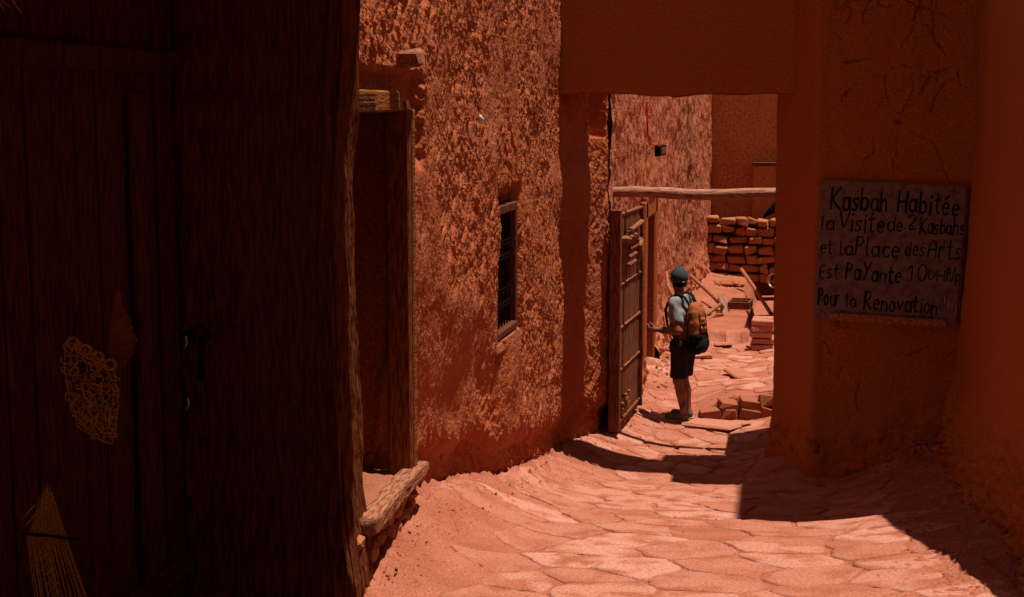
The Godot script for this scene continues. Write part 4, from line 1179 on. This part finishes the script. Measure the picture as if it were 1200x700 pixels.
	var tag := put("strap_tab", box_mesh(H.call(-0.01, 0.105, 0.112), Vector3(0.03, 0.014, 0.008), 0.003, hr), M.sole, cap)
	tag.rotation = Vector3.ZERO
	put("hair", blob([[H.call(0, 0.075, 0.05), H.call(0, 0.065, 0.045), 0.052, 0.05], [H.call(-0.05, 0.085, 0.02), H.call(-0.055, 0.07, 0.01), 0.034, 0.03], [H.call(0.05, 0.085, 0.02), H.call(0.055, 0.07, 0.01), 0.034, 0.03]], 0.006, 0.006, [[Vector3(0, -1, 0), -(neck.y + 0.045)], [Vector3(0, 1, 0), neck.y + 0.11]]), M.hair, root)
	# tattoos: ink bands on the left forearm and the calf, thin raised blotches following the limb
	for t in [[V.call(-0.233, 1.064, -0.075), V.call(-0.234, 1.061, -0.16), 0.0385, 0.0335]]:
		put("tattoo", blob([t], 0.008, 0.004, [], noise(55, 34.0, 2), 0.010), M.ink, root)
	put("tattoo", blob([[V.call(-0.10, 0.36, 0.03), V.call(-0.10, 0.17, 0.062), 0.055, 0.042]], 0.008, 0.004, [], noise(56, 26.0, 2), 0.012), M.ink, root)
	# backpack: worn, but a thing of its own
	var bp := thing("backpack", root.position, root.rotation.y)
	meta(bp, "tan and black backpack worn on the person's back", "backpack")
	put("bag", blob([[V.call(-0.06, 1.02, 0.17), V.call(0.06, 1.02, 0.17), 0.085, 0.085], [V.call(-0.06, 1.14, 0.165), V.call(0.06, 1.14, 0.165), 0.083, 0.083], [V.call(-0.055, 1.24, 0.155), V.call(0.055, 1.24, 0.155), 0.075, 0.075], [V.call(-0.04, 1.32, 0.135), V.call(0.04, 1.32, 0.135), 0.058, 0.058]], 0.010, 0.022, [[Vector3(0, -1, 0.35).normalized(), -0.90]], nz.cloth, 0.010), M.canvas, bp)
	put("base", blob([[V.call(-0.07, 0.87, 0.17), V.call(0.07, 0.87, 0.17), 0.085, 0.085], [V.call(-0.068, 0.99, 0.175), V.call(0.068, 0.99, 0.175), 0.088, 0.088], [V.call(-0.05, 0.90, 0.23), V.call(0.05, 0.90, 0.23), 0.065, 0.065]], 0.010, 0.016, [[Vector3(0, 1, -0.35).normalized(), 0.91]], nz.cloth, 0.014), M.black_cloth, bp)
	put("top_handle", tube_mesh([V.call(-0.05, 1.36, 0.11), V.call(-0.03, 1.405, 0.10), V.call(0.03, 1.405, 0.10), V.call(0.05, 1.36, 0.11)], [0.01], 6), M.black_cloth, bp)
	put("pocket", blob([[V.call(-0.04, 1.09, 0.235), V.call(0.04, 1.09, 0.235), 0.032, 0.032], [V.call(-0.035, 1.19, 0.225), V.call(0.035, 1.19, 0.225), 0.028, 0.028]], 0.008, 0.014, [], nz.cloth, 0.008), M.canvas, bp)
	for x in [-0.062, 0.062]:
		put("compression_strap", tube_mesh([V.call(x, 1.35, 0.165), V.call(x * 1.05, 1.25, 0.232), V.call(x * 1.1, 1.12, 0.250), V.call(x * 1.1, 1.0, 0.262)], [0.011], 6, 0.5), M.black_cloth, bp)
	put("badge", blob([[V.call(-0.01, 1.13, 0.262), V.call(-0.01, 1.13, 0.261), 0.02, 0.02]], 0.006, 0.004), M.black_cloth, bp)
	for s in [-1.0, 1.0]:
		put("strap", tube_mesh([V.call(0.07 * s, 1.33, 0.12), V.call(0.09 * s, 1.44, 0.05), V.call(0.105 * s, 1.475, -0.03), V.call(0.115 * s, 1.42, -0.12), V.call(0.125 * s, 1.28, -0.175), V.call(0.155 * s, 1.12, -0.13), V.call(0.185 * s, 1.0, -0.03), V.call(0.15 * s, 0.90, 0.10), V.call(0.11 * s, 0.88, 0.16)], [0.024, 0.026, 0.027, 0.026, 0.024, 0.02, 0.016, 0.014, 0.014], 8, 0.55), M.black_cloth, bp)
		put("side_strap", tube_mesh([V.call(0.105 * s, 1.30, 0.14), V.call(0.19 * s, 1.12, 0.16), V.call(0.2 * s, 0.95, 0.17)], [0.012], 6, 0.6), M.black_cloth, bp)

# ------------------------------------------------------------------ the dark timber at the near left
func build_foreground() -> void:
	var t := thing("timber_post", Vector3.ZERO)
	meta(t, "broad weathered timber gatepost in deep shade on the left", "post")
	var post := func(u, y):
		var furrow: float = nz.wood.get_noise_2d(u * 34.0, y * 1.6) * 0.014 + nz.wood.get_noise_2d(u * 11.0, y * 0.8) * 0.022 + 0.02 * nz.bulge.get_noise_2d(u * 2.0, y) + 0.012 * nz.flake.get_noise_2d(u * 9.0, y * 2.5)
		var flare := 0.07 * smoothstep(1.5, 0.75, y) * smoothstep(1.5, 0.75, y)
		var edge: float = 0.02 * sin(y * 1.7) - 0.012 * (y - 2.2) * 0.0 + flare + 0.04 * smoothstep(2.6, 3.9, y)
		var r := 0.045
		var w := 0.56
		if u < w: return Vector3(-3.005 + u + edge * u / w, y, -7.14 + furrow + flare * 0.3)
		var a := clampf((u - w) / (r * 1.57), 0.0, 1.0) * PI * 0.5
		var past := maxf(0.0, u - w - r * 1.57)
		return Vector3(-2.455 + edge + sin(a) * (r * 0.4 + furrow), y, -7.21 + cos(a) * (r + furrow) - past + flare * 0.3 * cos(a))
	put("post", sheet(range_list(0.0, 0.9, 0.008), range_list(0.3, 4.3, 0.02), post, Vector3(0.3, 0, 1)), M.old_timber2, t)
	var board := func(u, y):
		var furrow: float = nz.wood.get_noise_2d(u * 26.0 + 50.0, y * 2.2) * 0.026 + nz.wood.get_noise_2d(u * 9.0, y * 1.2) * 0.034 + 0.008 * nz.chip.get_noise_2d(u * 30.0, y * 14.0)
		furrow += 0.03 * nz.bulge.get_noise_2d(u * 3.0, y * 2.0)
		if u < 0.1: return Vector3(-3.34 - 0.002, y, -7.30 + u * 1.6 + furrow)
		return Vector3(-3.34 + (u - 0.1), y, -7.13 + furrow - 0.05 * smoothstep(0.50, 0.58, u))
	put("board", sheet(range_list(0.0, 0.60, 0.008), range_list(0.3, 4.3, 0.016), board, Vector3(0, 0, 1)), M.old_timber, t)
	put("core", box_mesh(Vector3(-2.95, 2.3, -7.42), Vector3(0.8, 4.0, 0.42), 0.02), M.dark_mud, t)
	# iron hasp: ring and hanging bar
	var k := thing("iron_hasp", Vector3(-3.186, 2.203, -7.06))
	meta(k, "black iron ring with long hanging hasp on the timber post", "hasp")
	var ring: Array = []
	for i in 25:
		var a := TAU * i / 24.0
		ring.append(Vector3(0.05 * cos(a), 0.05 * sin(a), 0.0))
	put("ring", tube_mesh(ring, [0.0075], 6), M.iron, k)
	put("bar", box_mesh(Vector3(0.0, -0.13, 0.0), Vector3(0.03, 0.25, 0.014), 0.005, Basis(Vector3.BACK, -0.03)), M.iron, k)
	put("staple", tube_mesh([Vector3(-0.09, -0.03, -0.05), Vector3(-0.085, 0.0, 0.01), Vector3(-0.06, 0.02, 0.0)], [0.01, 0.012, 0.01], 6), M.iron, k)
	for y in [-0.03, -0.37]:
		var pts: Array = []
		for i in 7:
			var a := lerpf(-1.2, 0.6, i / 6.0)
			pts.append(Vector3(-0.105 + 0.035 * cos(a), y + 0.045 * sin(a), 0.015))
		put("hook", tube_mesh(pts, [0.004, 0.007, 0.008, 0.008, 0.007, 0.006, 0.004], 6), M.tin, k)
	# dark plank door along the passage, its timber colour lowered to deepen the shade
	var d := thing("plank_door", Vector3.ZERO)
	meta(d, "dark plank door standing open along the dark passage", "door")
	for i in 15:
		put("plank", box_mesh(Vector3(-3.32 + rng.randf_range(-0.012, 0.012), 2.35, -7.05 + 0.21 * (i + 0.5)), Vector3(0.06, 3.5, 0.195), 0.015, Basis.IDENTITY, 0.006), M.shade_toned_door, d)
	for y in [0.95, 3.65]:
		put("batten", box_mesh(Vector3(-3.27, y, -5.5), Vector3(0.05, 0.12, 3.1), 0.012), M.shade_toned_door, d)
	put("brace", box_mesh(Vector3(-3.26, 2.2, -6.55), Vector3(0.05, 2.6, 0.12), 0.015, Basis.IDENTITY, 0.006), M.shade_toned_door, d)
	straw_work()

# openwork of straw rings filling an outline (picture of the plaited piece, 3.9 mm a step)
func lace(parent: Node, outline: Array, mid: Vector2, rmin: float, rmax: float, thick: float, count: int, m: Material) -> void:
	var poly := PackedVector2Array()
	for p in outline: poly.append((Vector2(p[0], -p[1]) - Vector2(mid.x, -mid.y)) * 0.0039)
	var placed: Array = []
	for n in 900:
		if placed.size() >= count: break
		var r := lerpf(rmax, rmin, minf(1.0, n / 500.0)) * rng.randf_range(0.85, 1.1)
		var c := poly[rng.randi() % poly.size()].lerp(Vector2(rng.randf_range(-0.12, 0.12), rng.randf_range(-0.26, 0.24)), rng.randf())
		if not Geometry2D.is_point_in_polygon(c, poly): continue
		var free := true
		for q in placed:
			if c.distance_to(q[0]) < (r + q[1]) * 0.68: free = false; break
		if not free: continue
		placed.append([c, r])
		var pts: Array = []
		var turn := rng.randf() * TAU
		var sweep := rng.randf_range(0.55, 1.5)
		var squash := rng.randf_range(0.35, 1.0)
		var fat := rng.randf_range(0.7, 1.5)
		for k in 12:
			var a := turn + TAU * k / 11.0 * sweep
			var q := Vector2(r * cos(a) * squash, r * sin(a) * 1.2) * (1.0 - 0.35 * k / 11.0)
			q = q.rotated(turn * 2.0)
			pts.append(Vector3(c.x + q.x, c.y + q.y, 0.014 * sin(a * 0.5 + turn) + 0.010 * k / 11.0))
		put("loop", tube_mesh(pts, [thick * fat, thick * fat * 1.3, thick * fat * 0.7], 5, 0.7), m, parent)
	var edge: Array = []
	for p in poly: edge.append(Vector3(p.x, p.y, 0.0))
	edge.append(edge[0])
	put("rim", tube_mesh(edge, [thick], 5, 0.7), m, parent)

func straw_work() -> void:
	# plaited straw pieces hung on the plank door, turned to the open end of the passage
	var face := 0.5
	var g := "straw ornaments on the dark door"
	var plait := thing("straw_plait", Vector3(-3.08, 2.18, -5.68), face)
	meta(plait, "ragged plaited straw ornament with curled loops hanging on the dark door", "ornament", g)
	var outA := [[70, 395], [84, 398], [97, 408], [110, 420], [122, 432], [125, 470], [119, 505], [110, 514], [98, 506], [82, 488], [72, 462], [68, 428]]
	lace(plait, outA, Vector2(97, 450), 0.010, 0.024, 0.0052, 95, M.straw)
	for k in 4:
		var c := Vector3((78 + 13 * k - 97) * 0.0039, (450 - 396 - 9 * k) * 0.0039, 0.01)
		var pts: Array = []
		for n in 12:
			var a := TAU * n / 11.0
			pts.append(c + Vector3(0.024 * cos(a), 0.024 * sin(a), 0.005 * sin(a)))
		put("curl", tube_mesh(pts, [0.008], 6, 0.8), M.straw, plait)
	for k in 16:
		var u := rng.randf_range(-0.09, 0.09)
		var y := rng.randf_range(-0.12, 0.04)
		put("strand", tube_mesh([Vector3(u, y, 0.01), Vector3(u * 0.9 + rng.randf_range(-0.02, 0.03), y - 0.05, 0.025), Vector3(u * 0.5 + 0.03, y - 0.10, 0.012)], [0.005, 0.007, 0.004], 5, 0.5), M.straw, plait)
	put("hanger", tube_mesh([Vector3(-0.08, 0.2, 0.0), Vector3(-0.05, 0.34, -0.05)], [0.003], 5), M.iron, plait)
	var leaf := thing("straw_fan", Vector3(-3.10, 2.36, -6.0), face)
	meta(leaf, "brown teardrop fan of woven palm beside the looped plait", "ornament", g)
	var outB := [[136, 350], [141, 372], [149, 392], [154, 412], [150, 430], [138, 446], [124, 458], [123, 436], [126, 410], [130, 384], [133, 364]]
	lace(leaf, outB, Vector2(138, 410), 0.008, 0.014, 0.0042, 70, M.brown_felt)
	var skin := begin()
	for k in outB.size():
		var a := Vector3((outB[k][0] - 138) * 0.0039, (410 - outB[k][1]) * 0.0039, -0.004)
		var b2: Array = outB[(k + 1) % outB.size()]
		var b := Vector3((b2[0] - 138) * 0.0039, (410 - b2[1]) * 0.0039, -0.004)
		var c := Vector3(0, 0.0, 0.012)
		tri(skin, a, b, c, Vector3.BACK)
		tri(skin, a - Vector3(0, 0, 0.006), b - Vector3(0, 0, 0.006), c - Vector3(0, 0, 0.006), Vector3.FORWARD)
	put("leaf", done(skin), M.brown_felt, leaf)
	var long := thing("palm_bundle", Vector3(-3.06, 1.62, -5.25), 0.54)
	meta(long, "long split palm frond bundle hanging at the bottom left corner", "ornament", g)
	for k in 22:
		var f := -1.0 + k / 10.5
		var top := Vector3(-0.01 + 0.03 * f, 0.24 - 0.07 * absf(f) + rng.randf_range(-0.02, 0.02), 0.0)
		var mid := Vector3(-0.02 + 0.075 * f, 0.02, 0.02 - 0.015 * f * f)
		var low := Vector3(0.04 + 0.11 * f + rng.randf_range(-0.012, 0.012), -0.36, 0.0)
		put("strand", tube_mesh([top, mid, low], [0.003, 0.0055, 0.006], 5, 0.5), M.straw, long)
	for k in 14:
		var y := 0.14 - 0.034 * k
		var u := -0.09 + 0.02 * k * 0.4
		put("barb", tube_mesh([Vector3(u + 0.03, y + 0.02, 0.015), Vector3(u - 0.02, y - 0.03, 0.02)], [0.005, 0.002], 4), M.straw, long)
	put("cord", tube_mesh([Vector3(-0.12, 0.05, 0.03), Vector3(0.0, 0.03, 0.045), Vector3(0.11, 0.0, 0.03)], [0.006], 6), M.iron, long)
	var corner := thing("straw_tassel", Vector3(-3.12, 3.80, -5.12), face)
	meta(corner, "frayed straw tassel at the top left corner of the door", "ornament", g)
	for k in 7:
		put("strand", tube_mesh([Vector3(-0.1 + 0.02 * k, 0.12, 0.0), Vector3(-0.06 + 0.02 * k, 0.03 + 0.02 * (k % 2), 0.02), Vector3(-0.03 + 0.02 * k, -0.02 + 0.02 * (k % 3), 0.02)], [0.006, 0.006, 0.004], 5, 0.6), M.straw, corner)

# ------------------------------------------------------------------ crumbs and pebbles
func build_rubble() -> void:
	var mesh := box_mesh(Vector3.ZERO, Vector3(1, 0.7, 0.85), 0.28, Basis.IDENTITY, 0.12)
	var mm := MultiMesh.new()
	mm.transform_format = MultiMesh.TRANSFORM_3D
	mm.mesh = mesh
	var xf: Array = []
	for i in 1500:
		var z := rng.randf_range(-7.4, -20.0)
		var x := 0.0
		var kind := rng.randf()
		if kind < 0.45: x = wall_x(z) + 0.06 + absf(rng.randfn(0.0, 0.15))
		elif kind < 0.75 and z > -13.6: x = 1.3 - absf(rng.randfn(0.0, 0.28))
		else: x = rng.randf_range(-2.1, 1.2 if z > -13.5 else -0.4)
		var s := minf(0.05, 0.006 + absf(rng.randfn(0.0, 0.009)))
		if kind > 0.75: s = minf(s, 0.018)
		xf.append(Transform3D(Basis.from_euler(Vector3(rng.randf_range(-0.5, 0.5), rng.randf() * TAU, rng.randf_range(-0.5, 0.5))).scaled(Vector3.ONE * s), Vector3(x, ground_y(x, z) + s * 0.15, z)))
	for i in 220:   # the heap in the corner under the sign and along the far wall
		var c := Vector2(1.05 + rng.randfn(0.0, 0.2), -13.35 + rng.randfn(0.0, 0.14)) if i < 130 else Vector2(-1.72 + rng.randfn(0.0, 0.1), rng.randf_range(-17.2, -20.5))
		c.x = minf(c.x, 1.28)
		if i < 130: c.y = maxf(c.y, -13.5)
		var s := clampf(absf(rng.randfn(0.03, 0.02)), 0.012, 0.08)
		xf.append(Transform3D(Basis.from_euler(Vector3(rng.randf_range(-0.5, 0.5), rng.randf() * TAU, rng.randf_range(-0.5, 0.5))).scaled(Vector3.ONE * s), Vector3(c.x, ground_y(c.x, c.y) + s * 0.2, c.y)))
	mm.instance_count = xf.size()
	for i in xf.size(): mm.set_instance_transform(i, xf[i])
	var o := MultiMeshInstance3D.new()
	o.name = "rubble"
	o.multimesh = mm
	o.material_override = M.rubble
	add_child(o)
	meta(o, "scattered pebbles and crumbs of fallen plaster along the walls", "rubble", "", "stuff")
